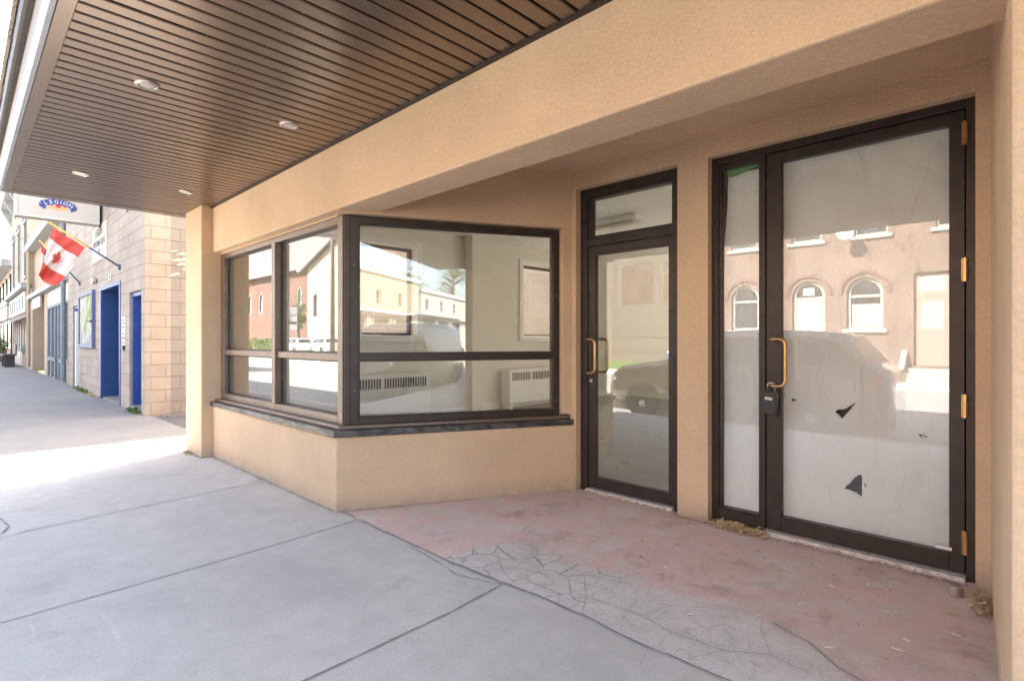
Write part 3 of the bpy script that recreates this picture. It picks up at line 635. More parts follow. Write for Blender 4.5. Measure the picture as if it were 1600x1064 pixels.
def paper(x0, x1, z0, z1, skew, tearlist, label, du=.0052):
    P = MB(); nu = int((x1-x0)/du); nv = int((z1-z0)/du)
    def fn(u, v):
        x = x0+(x1-x0)*u; z = z0+(z1-z0)*v
        if skew: x = max(x, x0 + skew*max(0, (z-1.45)/.5)) if u == 0 else x + (1-u)*skew*max(0, (z-1.45)/.5)
        q = .006*mnoise.noise(Vector((x*3+z*1.3, z*1.1, 1))) + .010*(1-abs(mnoise.noise(Vector((x*7+z*5, z*2.2-x*2.5, 4)))))*sst((z-1.15)/.5) + .004*(1-abs(mnoise.noise(Vector((x*5-z*1.5, z*2+x, 14))))) + .002*mnoise.noise(Vector((x*14, z*5, 9)))
        return (x, 2.978 + q, z)
    vs = [fn(i/nu, j/nv) for j in range(nv+1) for i in range(nu+1)]; fs = []
    for j in range(nv):
        for i in range(nu):
            c = (x0+(x1-x0)*(i+.5)/nu, z0+(z1-z0)*(j+.5)/nv)
            if any(inside(c, t) for t in tearlist): continue
            fs.append((j*(nu+1)+i, j*(nu+1)+i+1, (j+1)*(nu+1)+i+1, (j+1)*(nu+1)+i))
    P.add(vs, fs); o = P.build('paper_sheet', M['paper'], None, smooth=True, solid=.0004)
    tag(o, label, 'paper'); return o
psh = paper(-.975, -.285, .09, 1.92, 0, tears, 'large wrinkled white paper with torn holes taped behind the wide glass door')
paper(-1.283, -1.07, .08, 1.915, .03, [], 'narrow white paper strip covering the sidelight beside the wide door')
fl = MB(); fl.add([(-.694, 2.978, .289), (-.65, 2.978, .283), (-.619, 2.978, .266), (-.622, 2.972, .258), (-.66, 2.97, .272)], [(0, 1, 2, 3, 4)]); fl.build('torn_flap', M['paper'], psh, solid=.0005); fl = MB(); fl.add([(-.730, 2.978, .652), (-.712, 2.978, .640), (-.704, 2.978, .626), (-.715, 2.970, .633)], [(0, 1, 2, 3)])
fo = fl.build('torn_flap', M['paper'], psh, solid=.0005)
tp = MB(); tp.prism([(-1.255, 1.905), (-1.235, 1.893), (-1.20, 1.897), (-1.17, 1.903), (-1.13, 1.917), (-1.09, 1.926), (-1.09, 1.934), (-1.255, 1.934)], 0, .001, lambda a, c, t: (a, 2.972+t, c))
tag(tp.build('masking_tape', simple('green_tape', (.06, .33, .10), .6)), 'strip of green tape at the top of the papered sidelight', 'tape')
# ------------------------------------------------------------------ small things on the floor
ds = MB(); ds.lathe((-.255, 2.735, .008), [(.026, 0), (.026, .034), (.022, .038), (.0, .038)], 24)
tag(ds.build('door_stop', M['steel'], None, bevel=.001), 'short steel cylinder door stop on the floor by the right pillar', 'door stop')
random.seed(11)
def straws(cx, cy, sx, sy, n, label, name='leaf_litter', ln=.05, lift=.02):
    s = MB()
    for _ in range(n):
        x = random.gauss(cx, sx); y = min(2.925, random.gauss(cy, sy)); a = random.uniform(0, pi); l = random.uniform(.3, 1)*ln; z = .009 + abs(random.gauss(0, lift*.5))
        t = random.uniform(-.25, .25); w_ = random.uniform(.0012, .0035); dx, dy = cos(a)*l/2, sin(a)*l/2; bx, by = -sin(a)*w_, cos(a)*w_
        s.add([(x-dx-bx, y-dy-by, z), (x-dx+bx, y-dy+by, z), (x+bx*1.5, y+by*1.5, z+l*.1+abs(t)*l), (x-bx*1.5, y-by*1.5, z+l*.1), (x+dx+bx, y+dy+by, z+t*l*.3+.002), (x+dx-bx, y+dy-by, z+abs(t)*l*.3)], [(0, 1, 2, 3), (3, 2, 4, 5)])
    o = s.build(name, M['straw'], None); tag(o, label, 'litter', kind='stuff'); return o
straws(-1.17, 2.872, .07, .022, 420, 'heap of dry brown straw and leaves below the sidelight')
straws(-.165, 2.68, .018, .06, 110, 'small drift of dry brown leaves in the corner of the right pillar')
straws(-1.9, 2.90, .22, .012, 160, 'thin line of dry debris along the entry door threshold', ln=.025, lift=.006)
straws(-.62, 2.88, .2, .02, 60, 'few dry bits along the wide door threshold', ln=.03, lift=.005)
straws(-.9, 2.45, .45, .3, 60, 'scattered straw bits on the red floor', ln=.04, lift=.001)
dirt = MB(); random.seed(4)
for _ in range(2600):
    k = random.random()
    if k < .35: x = random.uniform(-2.9, -2.25); base = 1.54 + (x+2.946)*1.9686; x += abs(random.gauss(0, .012)); y = base
    elif k < .6: x = random.uniform(-5.1, -2.95); y = 1.535 - abs(random.gauss(0, .018))
    elif k < .7: x = random.uniform(-5.6, -5.1); y = 1.445-abs(random.gauss(0, .015))
    else: x = random.uniform(-1.5, -.2); y = 2.875-abs(random.gauss(0, .02))
    if k >= .7 and -.2 < x: continue
    r = random.uniform(.001, .004); a = random.uniform(0, 6)
    dirt.add([(x+r*cos(a+q), y+r*sin(a+q), .0075) for q in (0, 2.1, 4.2)] + [(x, y, .0075+r)], [(0, 1, 3), (1, 2, 3), (2, 0, 3)])
tag(dirt.build('grit', M['joint'], None), 'fine dark grit gathered along the foot of the walls', 'grit', kind='stuff')
pts = [(-.80, 1.99, .032), (-.74, 2.02, .026), (-.50, 1.97, .05), (-.33, 2.20, .04), (-1.19, 2.17, .02), (-1.08, 2.26, .02), (-.62, 2.47, .022), (-.99, 2.52, .016), (-.75, 2.33, .02), (-1.35, 2.30, .016), (-.52, 2.60, .014), (-1.5, 2.05, .018), (-.86, 2.18, .014), (-1.92, 1.59, .03), (-2.3, 2.6, .02), (-.66, 2.22, .016), (-.92, 1.86, .03), (-.42, 2.38, .03), (-1.02, 2.02, .016), (-.72, 2.66, .035), (-1.62, 2.3, .015)]
ORD = ['first', 'second', 'third', 'fourth', 'fifth', 'sixth', 'seventh', 'eighth', 'ninth', 'tenth', 'eleventh', 'twelfth', 'thirteenth', 'fourteenth', 'fifteenth', 'sixteenth', 'seventeenth', 'eighteenth', 'nineteenth', 'twentieth', 'twenty first']
RK = sorted(range(len(pts)), key=lambda i: (.7133*pts[i][0]+.7009*pts[i][1])/(-.7009*pts[i][0]+.7133*pts[i][1]))
random.seed(9)
for i, (x, y, l) in enumerate(pts):
    a = random.uniform(0, pi); q = MB(); l = min(l, .024); q.tube([(x-cos(a)*l/2, y-sin(a)*l/2, .011), (x+cos(a)*l/2, y+sin(a)*l/2, .011)], .0028, 7)
    o = q.build('cigarette_butt', M['litter'], None); tag(o, 'pale cigarette butt on the entry floor, ' + ORD[RK.index(i)] + ' from the left in the photo', 'cigarette butt', 'cigarette butts on the entry floor')
fk = MB(); random.seed(2)
for (cx, cy, r) in ((-.50, 2.60, .035), (-.22, 2.36, .022), (-.34, 2.12, .024)):
    ring = [(cx+r*random.uniform(.5, 1)*cos(t), cy+.5*r*random.uniform(.5, 1)*sin(t)) for t in [k*pi/5 for k in range(10)]]
    q = MB(); q.prism(ring, .008, .012); o = q.build('paper_scrap', M['litter'], None); tag(o, {0: 'crumpled pale scrap near the wide door threshold', 1: 'pale scrap near the right pillar foot', 2: 'flat pale scrap on the red floor nearest the pillar front'}[[.035, .022, .024].index(r)], 'scrap')
# weeds
def tuft(x, y, z, n, h, spread, mat, name, label, cat='weed', group=None):
    t = MB()
    for _ in range(n):
        a = random.uniform(0, 2*pi); px = x+random.gauss(0, spread); py = y+random.gauss(0, .022); hh_ = h*random.uniform(.4, 1); le = random.uniform(.2, .9)*hh_; w_ = random.uniform(.004, .011)
        t.add([(px-w_*sin(a), py+w_*cos(a), z), (px+w_*sin(a), py-w_*cos(a), z), (px+cos(a)*le*.5+w_*sin(a), py+sin(a)*le*.5-w_*cos(a), z+hh_*.7), (px+cos(a)*le, py+sin(a)*le, z+hh_)], [(0, 1, 2, 3)])
    o = t.build(name, mat, None); tag(o, label, cat, group, 'stuff'); return o
tuft(-9.0, 1.71, 0, 120, .09, .10, M['grass'], 'weeds', 'green weeds at the foot of the right blue door')
tuft(-13.6, 1.71, 0, 160, .08, .45, M['grass'], 'weeds', 'green weeds along the block wall under the poster case')
tuft(-12.2, 1.68, 0, 60, .05, .25, M['straw'], 'dry_weeds', 'dry weeds along the block wall foot')
tuft(-5.38, 1.43, 0, 20, .03, .1, M['straw'], 'dry_weeds', 'dry weeds at the foot of the tan corner column')
rb = MB(); random.seed(8)
for _ in range(420):
    x = random.uniform(-8.5, -6.2); y = 1.80 + random.random()**2*1.3; r = random.uniform(.006, .03)*(1.5 if x < -7.9 else 1)
    rb.add([(x+r*random.uniform(.7, 1.2)*cos(t), y+r*random.uniform(.6, 1.2)*sin(t), -.04) for t in (0, 1.3, 2.5, 3.8, 5)] + [(x, y, -.03+r*random.uniform(.5, 1.2))], [(0, 1, 5), (1, 2, 5), (2, 3, 5), (3, 4, 5), (4, 0, 5)])
tag(rb.build('rubble', M['gravel'], None), 'loose stones and rubble at the mouth of the gravel lane', 'rubble', kind='stuff')
# ------------------------------------------------------------------ block hall (legion)
LGD = empty('block_hall', (-12, 3, 0)); tag(LGD, 'painted concrete block hall with blue doorways and poster case', 'building')
LY = 1.74; LZ = 4.36
f = MB()
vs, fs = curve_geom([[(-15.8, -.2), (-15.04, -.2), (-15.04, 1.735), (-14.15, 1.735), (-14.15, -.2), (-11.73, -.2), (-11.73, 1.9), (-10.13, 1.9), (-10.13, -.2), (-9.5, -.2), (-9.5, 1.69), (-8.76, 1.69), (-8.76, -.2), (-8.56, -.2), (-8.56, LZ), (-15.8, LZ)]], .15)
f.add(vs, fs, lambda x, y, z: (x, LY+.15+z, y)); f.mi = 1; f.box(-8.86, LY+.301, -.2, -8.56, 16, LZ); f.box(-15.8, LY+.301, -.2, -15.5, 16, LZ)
f.build('block_wall', [M['block_lit'], M['block']], LGD)
MB().box(-15.8, LY+.01, LZ+.001, -8.56, 16, LZ+.06).build('roof', M['greytrim'], LGD)
pt = MB(); random.seed(21)                                       # pale paint patches on the gable side
for _ in range(11):
    y = random.uniform(1.95, 2.5); z = random.uniform(1.9, 3.3); ring = []
    b_r = random.uniform(.02, .045)
    for k in range(16):
        t = 2*pi*k/16; r = b_r*(1+.45*sin(2*t+y*9)+.25*sin(5*t+z*7)); ring.append((y + 1.7*r*cos(t)+.5*r*sin(t), z + .8*r*sin(t)))
    pt.prism(ring, 0, .004, lambda a, c, t: (-8.5585+t, a, c))
pt.build('bare_paint_patch', simple('pale_patch', (.52, .46, .39), .85), LGD)
for q_ in ((-9.5, LY, -.05, -8.76, LY+.35, .065), (-15.04, LY+.02, -.05, -14.15, LY+.35, .05), (-11.73, LY+.02, -.05, -10.13, LY+1.05, .03)): MB().box(*q_).build('door_step', M['concrete_shaded'], LGD)
# recessed entry
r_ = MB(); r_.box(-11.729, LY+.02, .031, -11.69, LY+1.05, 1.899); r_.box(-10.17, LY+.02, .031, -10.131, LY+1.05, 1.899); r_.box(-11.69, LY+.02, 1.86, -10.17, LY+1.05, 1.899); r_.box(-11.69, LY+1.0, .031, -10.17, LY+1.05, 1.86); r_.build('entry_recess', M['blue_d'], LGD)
r_ = MB(); r_.box(-11.76, LY-.012, .0, -11.69, LY+.019, 1.92); r_.box(-10.17, LY-.012, 0, -10.10, LY+.019, 1.92); r_.box(-11.69, LY-.012, 1.86, -10.17, LY+.019, 1.92); r_.build('entry_casing', M['blue'], LGD, bevel=.005)
def bdoor(xa, xb, zt, dep, nm='blue_door'):
    r_ = MB(); r_.box(xa+.001, LY+.03, .06, xa+.06, LY+dep, zt-.001); r_.box(xb-.06, LY+.03, .06, xb-.001, LY+dep, zt-.001); r_.box(xa+.06, LY+.03, zt-.06, xb-.06, LY+dep, zt-.001)
    o = r_.build(nm, M['blue'], LGD, bevel=.004)
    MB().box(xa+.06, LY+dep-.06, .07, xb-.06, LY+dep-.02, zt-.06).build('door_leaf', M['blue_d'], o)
    MB().lathe((xb-.14, LY+dep-.075, .85), [(.02, -.01), (.028, 0), (.02, .012)], 12, 'y').build('door_knob', M['steel'], o)
bdoor(-9.5, -8.76, 1.69, .22); bdoor(-15.04, -14.15, 1.735, .25)
MB().box(-14.42, LY-.04, .06, -14.30, LY+.02, 1.60).build('door_edge', M['white'], LGD)
# poster case
pcs = empty('poster_case', (-13.1, LY, .9)); tag(pcs, 'poster case with a green and white poster in a blue frame on the block wall', 'poster case')
fq = MB()
for q in ((-13.91, .86, -13.83, 1.92), (-12.38, .86, -12.30, 1.92), (-13.83, .86, -12.38, .93), (-13.83, 1.85, -12.38, 1.92)): fq.box(q[0], LY-.10, q[1], q[2], LY-.002, q[3])
fq.v = [(a, LY+(b_y-LY)*.55, c) for a, b_y, c in fq.v]
fq.build('frame', simple('slate_blue', (.10, .13, .27), .5), pcs, bevel=.006)
pmx, pn, pbb = newmat('poster_print'); pv = coords(pn)
pcx = ramp(pn, noise(pn, pv, 1.6, 3, .5, .8), [(.36, (.14, .19, .04)), (.46, (.36, .38, .20)), (.54, (.42, .42, .40)), (.66, (.20, .20, .18))]); pn.links.new(pcx, pbb.inputs[0]); pbb.inputs['Roughness'].default_value = .75
MB().box(-13.83, LY-.03, .93, -12.38, LY-.003, 1.85).build('poster', pmx, pcs)
MB().box(-12.62, LY-.08, 1.33, -12.30, LY-.056, 1.37).build('latch', M['black'], pcs)
# notice strips by the right doorway
def T_front(x0, z0, y, s=1): return lambda a, c, t: (x0+a*s, y-t*s, z0+c*s)
nb = empty('notice_board', (-9.87, LY, 1.1)); tag(nb, 'narrow white notice plates stacked between the two blue doorways', 'notice')
q = MB()
for z in (.93, 1.06, 1.16, 1.27): q.box(-9.96, LY-.012, z, -9.76, LY-.001, z+.085)
q.build('plate', M['white'], nb); q = MB()
for z in (.97, 1.10, 1.20, 1.31): q.box(-9.94, LY-.014, z-.015, -9.78, LY-.0125, z+.012)
q.box(-9.96, LY-.03, .86, -9.78, LY-.001, .92); q.build('print', M['black'], nb)
# house number and bell
q = MB(); q.box(-10.98, LY-.015, 1.975, -10.78, LY-.001, 2.075); hn = q.build('house_number', M['offwhite'], None); tag(hn, 'small plate with the number 33 above the blue entry', 'house number')
vs, fs = curve_geom(None, .002, '33', .10); MB().add(vs, fs, T_front(-10.88, 1.992, LY-.017)).build('digits', M['black'], hn)
q = MB(); q.lathe((-12.15, LY-.05, 2.07), [(.02, -.03), (.06, -.02), (.06, .03), (.02, .048)], 14, 'y'); tag(q.build('wall_bell', M['steel'], None), 'small round grey alarm bell on the block wall above the poster case', 'bell')
q = MB(); q.box(-9.62, LY-.008, LZ-1.2, -9.60, LY-.001, LZ-.9); q.tube([(-9.3, LY-.02, 2.92), (-9.3, LY-.05, 2.86), (-9.34, LY-.06, 2.83)], .008, 6); tag(q.build('wall_hook', M['black'], None), 'thin dark hook and strap high on the block wall', 'hook')
# plaque
pl = empty('wall_plaque', (-11.9, LY, 2.7)); tag(pl, 'pale stone plaque with carved lettering set in the block wall', 'plaque')
q = MB(); q.box(-12.57, LY-.012, 2.40, -11.15, LY-.001, 3.02); q.build('slab', simple('plaque_stone', (.50, .46, .40), .8), pl)
for i, (t_, sz) in enumerate((('LEGION', .19), ('MEMORIAL BLDG', .15), ('19', .17))):
    vs, fs = curve_geom(None, .002, t_, sz); MB().add(vs, fs, T_front(-11.86, 2.83-.17*i, LY-.014)).build('lettering', simple('carved_grey', (.16, .16, .16), .8), pl)
# hanging sign
sg = empty('hanging_sign', (-11.7, 1.17, 3.0)); tag(sg, 'large white hanging sign with a blue LEGION banner emblem', 'sign')
SY0, SY1, SZ0, SZ1 = .62, 1.70, 2.975, 3.98
q = MB(); q.box(-11.82, SY0, SZ0, -11.60, SY1, SZ1); q.build('cabinet', M['cream'], sg, bevel=.012)
q = MB(); 
for r in ((SY0, SZ0, SY0+.035, SZ1), (SY1-.035, SZ0, SY1, SZ1), (SY0+.035, SZ0, SY1-.035, SZ0+.035), (SY0+.035, SZ1-.035, SY1-.035, SZ1)): q.box(-11.599, r[0], r[1], -11.575, r[2], r[3])
q.build('rim', M['steel'], sg, bevel=.005)
q = MB(); q.box(-11.598, SY0+.036, SZ0+.036, -11.59, SY1-.036, SZ1-.036); q.build('face', M['offwhite'], sg)
def TSg(a, c, t): return (-11.588+t, 1.15+a, 3.26+c)
def arc_band(r0, r1, a0, a1, cy, n=24): return [(r1*sin(a0+(a1-a0)*i/n), cy+r1*cos(a0+(a1-a0)*i/n)) for i in range(n+1)] + [(r0*sin(a1-(a1-a0)*i/n), cy+r0*cos(a1-(a1-a0)*i/n)) for i in range(n+1)]
def flat(sh, mat, t0, nm='emblem_piece'):
    vs, fs = curve_geom([sh], .001); MB().add(vs, fs, lambda a, c, t: TSg(a, c, t+t0)).build(nm, mat, sg)
gold = simple('emblem_gold', (.72, .42, .20), .5); bl = simple('emblem_blue', (.03, .06, .22), .5); rd = simple('emblem_red', (.6, .03, .04), .5); wh = simple('emblem_white', (.6, .6, .6), .5)
flat([(.18*cos(t), .0+.42*sin(t)*.55 + .12) for t in [2*pi*k/32 for k in range(32)]], wh, .001)
flat([(.165*cos(t), -.045+.085*sin(t)) for t in [pi+pi*k/20 for k in range(21)]] + [(.165, .03), (-.165, .03)], gold, .0035)
flat([(-.24, .10), (-.17, .02), (-.11, .05), (-.15, .45), (-.22, .50)], gold, .002); flat([(.24, .10), (.17, .02), (.11, .05), (.15, .45), (.22, .50)], gold, .002)
flat([(-.10, .12), (0, .06), (.10, .12), (.12, .3), (0, .42), (-.12, .3)], rd, .0045)
flat(arc_band(.315, .425, -.62, .62, -.36), wh, .006); flat(arc_band(.322, .418, -.60, .60, -.36), bl, .0085)
flat([(-.245, -.03), (-.20, -.06), (-.15, -.10), (-.17, -.13), (-.235, -.09)], bl, .007); flat([(.245, -.03), (.20, -.06), (.15, -.10), (.17, -.13), (.235, -.09)], bl, .007)
for i, ch in enumerate('LEGION'):
    an = -.45 + (0, .20, .40, .56, .73, .93)[i]*.97; vs, fs = curve_geom(None, .001, ch, .082, bold=.0008)
    def TL_(a, c, t, an=an): x = a; y = c + .342; return TSg(x*cos(an)+y*sin(an), -.36 + y*cos(an)-x*sin(an), t+.0105)
    MB().add(vs, fs, TL_).build('lettering', wh, sg)
for cx, cy, r in ((-.085, -.035, .026), (0, -.05, .036), (.085, -.045, .026)):
    flat([(cx+r*(1+.25*cos(5*t))*cos(t), cy+r*(1+.25*cos(5*t))*sin(t)) for t in [2*pi*k/30 for k in range(30)]], rd, .0065)
q = MB(); q.box(-11.74, 1.701, 2.96, -11.68, 1.739, 4.0); q.build('wall_bracket', M['black'], sg)
# flags
LEAF = [(0, -1), (.05, -.45), (.5, -.53), (.44, -.38), (.88, -.02), (.78, .04), (.86, .32), (.58, .27), (.52, .38), (.28, .13), (.38, .68), (.2, .6), (0, 1), (-.2, .6), (-.38, .68), (-.28, .13), (-.52, .38), (-.58, .27), (-.86, .32), (-.78, .04), (-.88, -.02), (-.44, -.38), (-.5, -.53), (-.05, -.45)]
def flag(X, base, tip, A, Bq, Cq, Dq, label, plabel):
    t = empty('flag_on_pole', (X, base[0], base[1])); tag(t, plabel, 'flag', 'flags on poles leaning out from the block wall')
    yb, zb = base; yt, zt = tip; ym, zm = yb+(yt-yb)*.45, zb+(zt-zb)*.45
    MB().tube([(X, yb, zb), (X, ym, zm)], .013, 10).build('lower_pole', M['navy'], t, smooth=True)
    MB().tube([(X, ym, zm), (X, yt, zt)], .011, 10).build('upper_pole', M['yellow'], t, smooth=True)
    MB().lathe((X, yt, zt), [(.0, -.022), (.015, -.012), (.02, 0), (.015, .012), (0, .022)], 12).build('finial', M['yellow'], t, smooth=True)
    MB().box(X-.03, LY-.03, zb-.05, X+.03, LY-.001, zb+.03).build('bracket', M['navy'], t, bevel=.004)
    G_ = MB(); nu, nv = 64, 84
    def fn(u, v):
        a = (A[0]+(Bq[0]-A[0])*u, A[1]+(Bq[1]-A[1])*u); b = (Dq[0]+(Cq[0]-Dq[0])*u, Dq[1]+(Cq[1]-Dq[1])*u)
        y = a[0]+(b[0]-a[0])*v; z = a[1]+(b[1]-a[1])*v
        fold = .10*sin(u*7+1.2*v)*v + .05*sin(u*15+v*4)*v + .03*mnoise.noise(Vector((u*4, v*4, X)))
        y += .035*sin(u*6+v*3)*v; z += .03*sin(u*9+v*5)*v**2
        return (X + fold, y, z)
    vs = [fn(i/nu, j/nv) for j in range(nv+1) for i in range(nu+1)]
    for j in range(nv):
        for i in range(nu):
            u = (i+.5)/nu; v = (j+.5)/nv; red = v < .25 or v > .73
            q = ((v-.48)/.155, (.5-u)/.26)
            if inside((q[0], q[1]), LEAF): red = True
            G_.f.append((j*(nu+1)+i, j*(nu+1)+i+1, (j+1)*(nu+1)+i+1, (j+1)*(nu+1)+i)); G_.m.append(0 if red else 1)
    G_.v = vs; G_.build('cloth', [M['red'], M['flagwhite']], t, smooth=True)
flag(-10.13, (1.73, 2.13), (.92, 2.672), (.945, 2.615), (1.312, 2.372), (.97, 1.76), (.775, 1.93), '', 'red and white maple leaf flag on the nearer pole beside the hanging sign')
flag(-14.03, (1.73, 2.17), (1.116, 2.94), (1.14, 2.87), (1.42, 2.52), (1.33, 2.13), (1.10, 2.25), '', 'red and white flag on the farther pole half hidden behind the nearer flag')
# ------------------------------------------------------------------ buildings further down the street
def facade(name, label, x0, x1, z1, mat, cat='building', depth=12, y=LY):
    e = empty(name, ((x0+x1)/2, y+2, 0)); tag(e, label, cat); return e
b1 = facade('cream_shop', 'cream one storey shop with grey blue display windows and grey cornice', -24.9, -15.8, 4.1, None)
q = MB(); q.box(-24.9, LY+.1, 2.35, -15.801, 12, 4.1); q.box(-15.95, LY+.02, 0, -15.801, 12, 2.35); q.box(-24.9, LY+.02, 0, -24.4, 12, 2.35); q.box(-20.9, LY+.02, 0, -20.2, 3, 2.35); q.box(-24.4, LY+.9, 0, -20.9, 3, 2.35); q.build('wall', M['peach'], b1)
q = MB(); q.box(-25, LY-.15, 4.0, -15.6, LY+.3, 4.25); q.box(-25, LY-.12, 2.36, -15.8, LY+.09, 2.50); q.build('cornice', M['greytrim'], b1, bevel=.01)
q = MB(); q.box(-20.2, LY+.03, 1.95, -15.95, LY+.08, 2.35); q.build('sign_board', M['offwhite'], b1)
q = MB()
for x in (-20.15, -19.3, -18.45, -17.8, -16.9, -16.0): q.box(x-.05, LY+.02, 0, x+.07, LY+.14, 1.95)
q.box(-20.15, LY+.02, .45, -18.4, LY+.16, .55); q.box(-17.8, LY+.02, .45, -16.0, LY+.16, .55); q.box(-20.15, LY+.02, 1.88, -16.0, LY+.16, 1.95); q.build('shop_front_frame', M['greyblue'], b1)
q = MB(); q.box(-20.1, LY+.12, .55, -18.4, LY+.13, 1.88); q.box(-17.8, LY+.12, .55, -16.0, LY+.13, 1.88); q.box(-18.4, LY+.5, .02, -17.8, LY+.52, 1.88); q.build('display_window', simple('blue_grey_glass', (.16, .20, .24), .12), b1)
q = MB(); q.box(-20.1, LY+.08, .0, -18.4, LY+.12, .45); q.box(-17.8, LY+.08, 0, -16.0, LY+.12, .45); q.build('stall_riser', M['peach'], b1)
q = MB(); q.box(-23.6, LY-.06, 2.0, -21.2, LY-.02, 2.32); tag(q.build('shop_sign', M['offwhite'], None), 'blank white sign over the recessed cream doorway', 'sign')
q = MB(); q.box(-23.9, LY+.86, .03, -22.9, LY+.895, 1.75); q.build('door', M['beige'], b1)
# downpipes
for k, x in enumerate((-15.87, -24.5)):
    q = MB(); q.tube([(x, LY-.08, .1), (x, LY-.08, 4.0)], .05, 10); tag(q.build('downpipe', M['greyblue'] if k == 0 else M['beige'], None), ['grey downpipe between the block hall and the cream shop', 'beige downpipe at the far corner of the cream shop'][k], 'downpipe')
b2 = facade('tall_shop', 'tall peach brick shop with narrow upper windows and dark cornice brackets', -34.5, -24.95, 7.2, None)
q = MB(); vs, fs = curve_geom([[(-34.5, 2.9), (-24.95, 2.9), (-24.95, 7.2), (-34.5, 7.2)]] + [[(x, 3.35), (x+.9, 3.35), (x+.9, 5.3), (x+.45, 5.5), (x, 5.3)] for x in (-27.2, -30.2, -33.2)], .15); q.add(vs, fs, lambda x, y, z: (x, LY+.15+z, y))
q.box(-34.5, LY+.301, 0, -34.2, 12, 7.2); q.box(-25.25, LY+.301, 0, -24.95, 12, 7.2); q.box(-34.5, LY+.02, 0, -33.9, LY+.3, 2.9); q.box(-25.6, LY+.02, 0, -24.95, LY+.3, 2.9); q.box(-33.9, LY+.5, 0, -25.6, LY+.6, 2.9); q.build('wall', M['peach'], b2)
for x in (-27.2, -30.2, -33.2):
    q = MB(); q.box(x, LY+.12, 3.35, x+.9, LY+.14, 5.45); o = q.build('upper_window', M['carglass'], b2)
    q = MB(); q.box(x-.1, LY-.06, 5.3, x+1.0, LY-.001, 5.45); q.box(x-.1, LY-.1, 5.45, x+1.0, LY-.001, 5.6); q.box(x-.1, LY-.06, 3.25, x+1.0, LY-.001, 3.35); q.box(x-.06, LY-.03, 3.35, x+.02, LY-.001, 5.3); q.box(x+.88, LY-.03, 3.35, x+.96, LY-.001, 5.3); q.build('window_hood', M['greytrim'], o)
q = MB(); q.box(-34.6, LY-.4, 7.0, -24.9, LY+.1, 7.3)
for x in (-34.4, -32, -29.5, -27, -25.1): q.prism([(LY, 6.2), (LY-.35, 6.9), (LY-.35, 7.0), (LY, 7.0)], x, x+.2, lambda a, c, t: (t, a, c))
q.box(-34.6, LY-.25, 2.80, -24.9, LY+.0, 2.98); q.build('cornice', M['greytrim'], b2)
q = MB(); q.box(-33.6, LY-.12, 2.0, -25.5, LY-.04, 2.72); fb = q.build('fascia_sign', M['offwhite'], b2)
q = MB()
for x in (-33.0, -31.8, -30.4, -29.2, -27.9, -26.6): q.box(x, LY-.135, 2.15, x+.5, LY-.121, 2.6)
q.build('fascia_panel', M['greyblue'], fb)
q = MB()
for i in range(14): q.prism([(LY-.03, 1.98), (LY-.50, 1.72), (LY-.50, 1.60), (LY-.03, 1.86)], -33.4+i*.55, -33.4+i*.55+(.54), lambda a, c, t: (t, a, c)); q.mi = (i+1) % 2
q.build('awning', [simple('awning_maroon', (.20, .05, .06), .8), M['offwhite']], b2)
q = MB()
for x in (-33.3, -32.1, -30.9, -29.7, -28.5, -27.3, -26.1): q.box(x, LY+.02, 0, x+.2, LY+.2, 1.98)
q.box(-33.9, LY+.02, .0, -25.6, LY+.25, .55); q.build('shop_posts', M['offwhite'], b2)
MB().box(-33.9, LY+.3, .55, -25.6, LY+.32, 1.98).build('display_window', M['carglass'], b2)
q = MB(); q.box(-29.3, LY-.6, .42, -27.6, LY-.2, .48); q.box(-29.2, LY-.55, 0, -29.1, LY-.25, .42); q.box(-27.8, LY-.55, 0, -27.7, LY-.25, .42); q.box(-29.3, LY-.24, .48, -27.6, LY-.2, .85); tag(q.build('sidewalk_bench', M['black'], None), 'dark bench on the sidewalk in front of the tall peach shop', 'bench')
b3 = facade('corner_shop', 'pale peach shop with grey cornice at the far end of the street', -60, -34.6, 4.6, None)
q = MB(); q.box(-60, LY+.05, 0, -34.61, 12, 4.6); q.build('wall', M['peach'], b3)
q = MB(); q.box(-60, LY-.35, 4.5, -34.6, LY+.1, 4.8); q.box(-60, LY-.15, 2.7, -34.6, LY+.04, 3.0); q.build('cornice', M['greytrim'], b3)
q = MB()
for i in range(8): q.box(-36.8-i*3, LY-.01, .6, -35-i*3, LY+.04, 2.4); q.box(-36.3-i*3, LY-.01, 3.2, -35.6-i*3, LY+.04, 4.2)
q.build('window', M['carglass'], b3)
q = MB(); q.box(-44, LY-.15, 2.0, -35, LY-.05, 2.65); q.build('sign_board', M['offwhite'], b3)
# flower basket and planter, sign bracket
hb = empty('hanging_basket', (-35.2, 1.35, 2.0)); tag(hb, 'hanging basket of red flowers on the far shop front', 'flower basket')
q = MB(); q.lathe((-35.2, 1.3, 1.72), [(.02, -.12), (.14, -.04), (.17, .04)], 14); q.build('bowl', M['bark'], hb)
random.seed(31); q = MB(); q2 = MB()
for _ in range(420):
    a = random.uniform(0, 2*pi); r = random.uniform(0, .26); z = 1.74 + random.uniform(-.12, .15); x, y = -35.2+r*cos(a), 1.3+r*sin(a); s = random.uniform(.02, .04)
    (q if random.random() < .75 else q2).add([(x+random.uniform(-s, s), y+random.uniform(-s, s), z+random.uniform(-s, s)) for _ in range(3)], [(0, 1, 2)])
q.build('flowers', M['red'], hb); q2.build('leaves', M['leafd'], hb); MB().tube([(-35.2, 1.3, 1.8), (-35.2, 1.3, 2.15), (-35.2, 1.72, 2.2)], .012, 6).build('hanger', M['black'], hb)
pb_ = empty('planter_box', (-35.6, 1.3, 0)); tag(pb_, 'wooden planter with a leafy green shrub on the far sidewalk', 'planter')
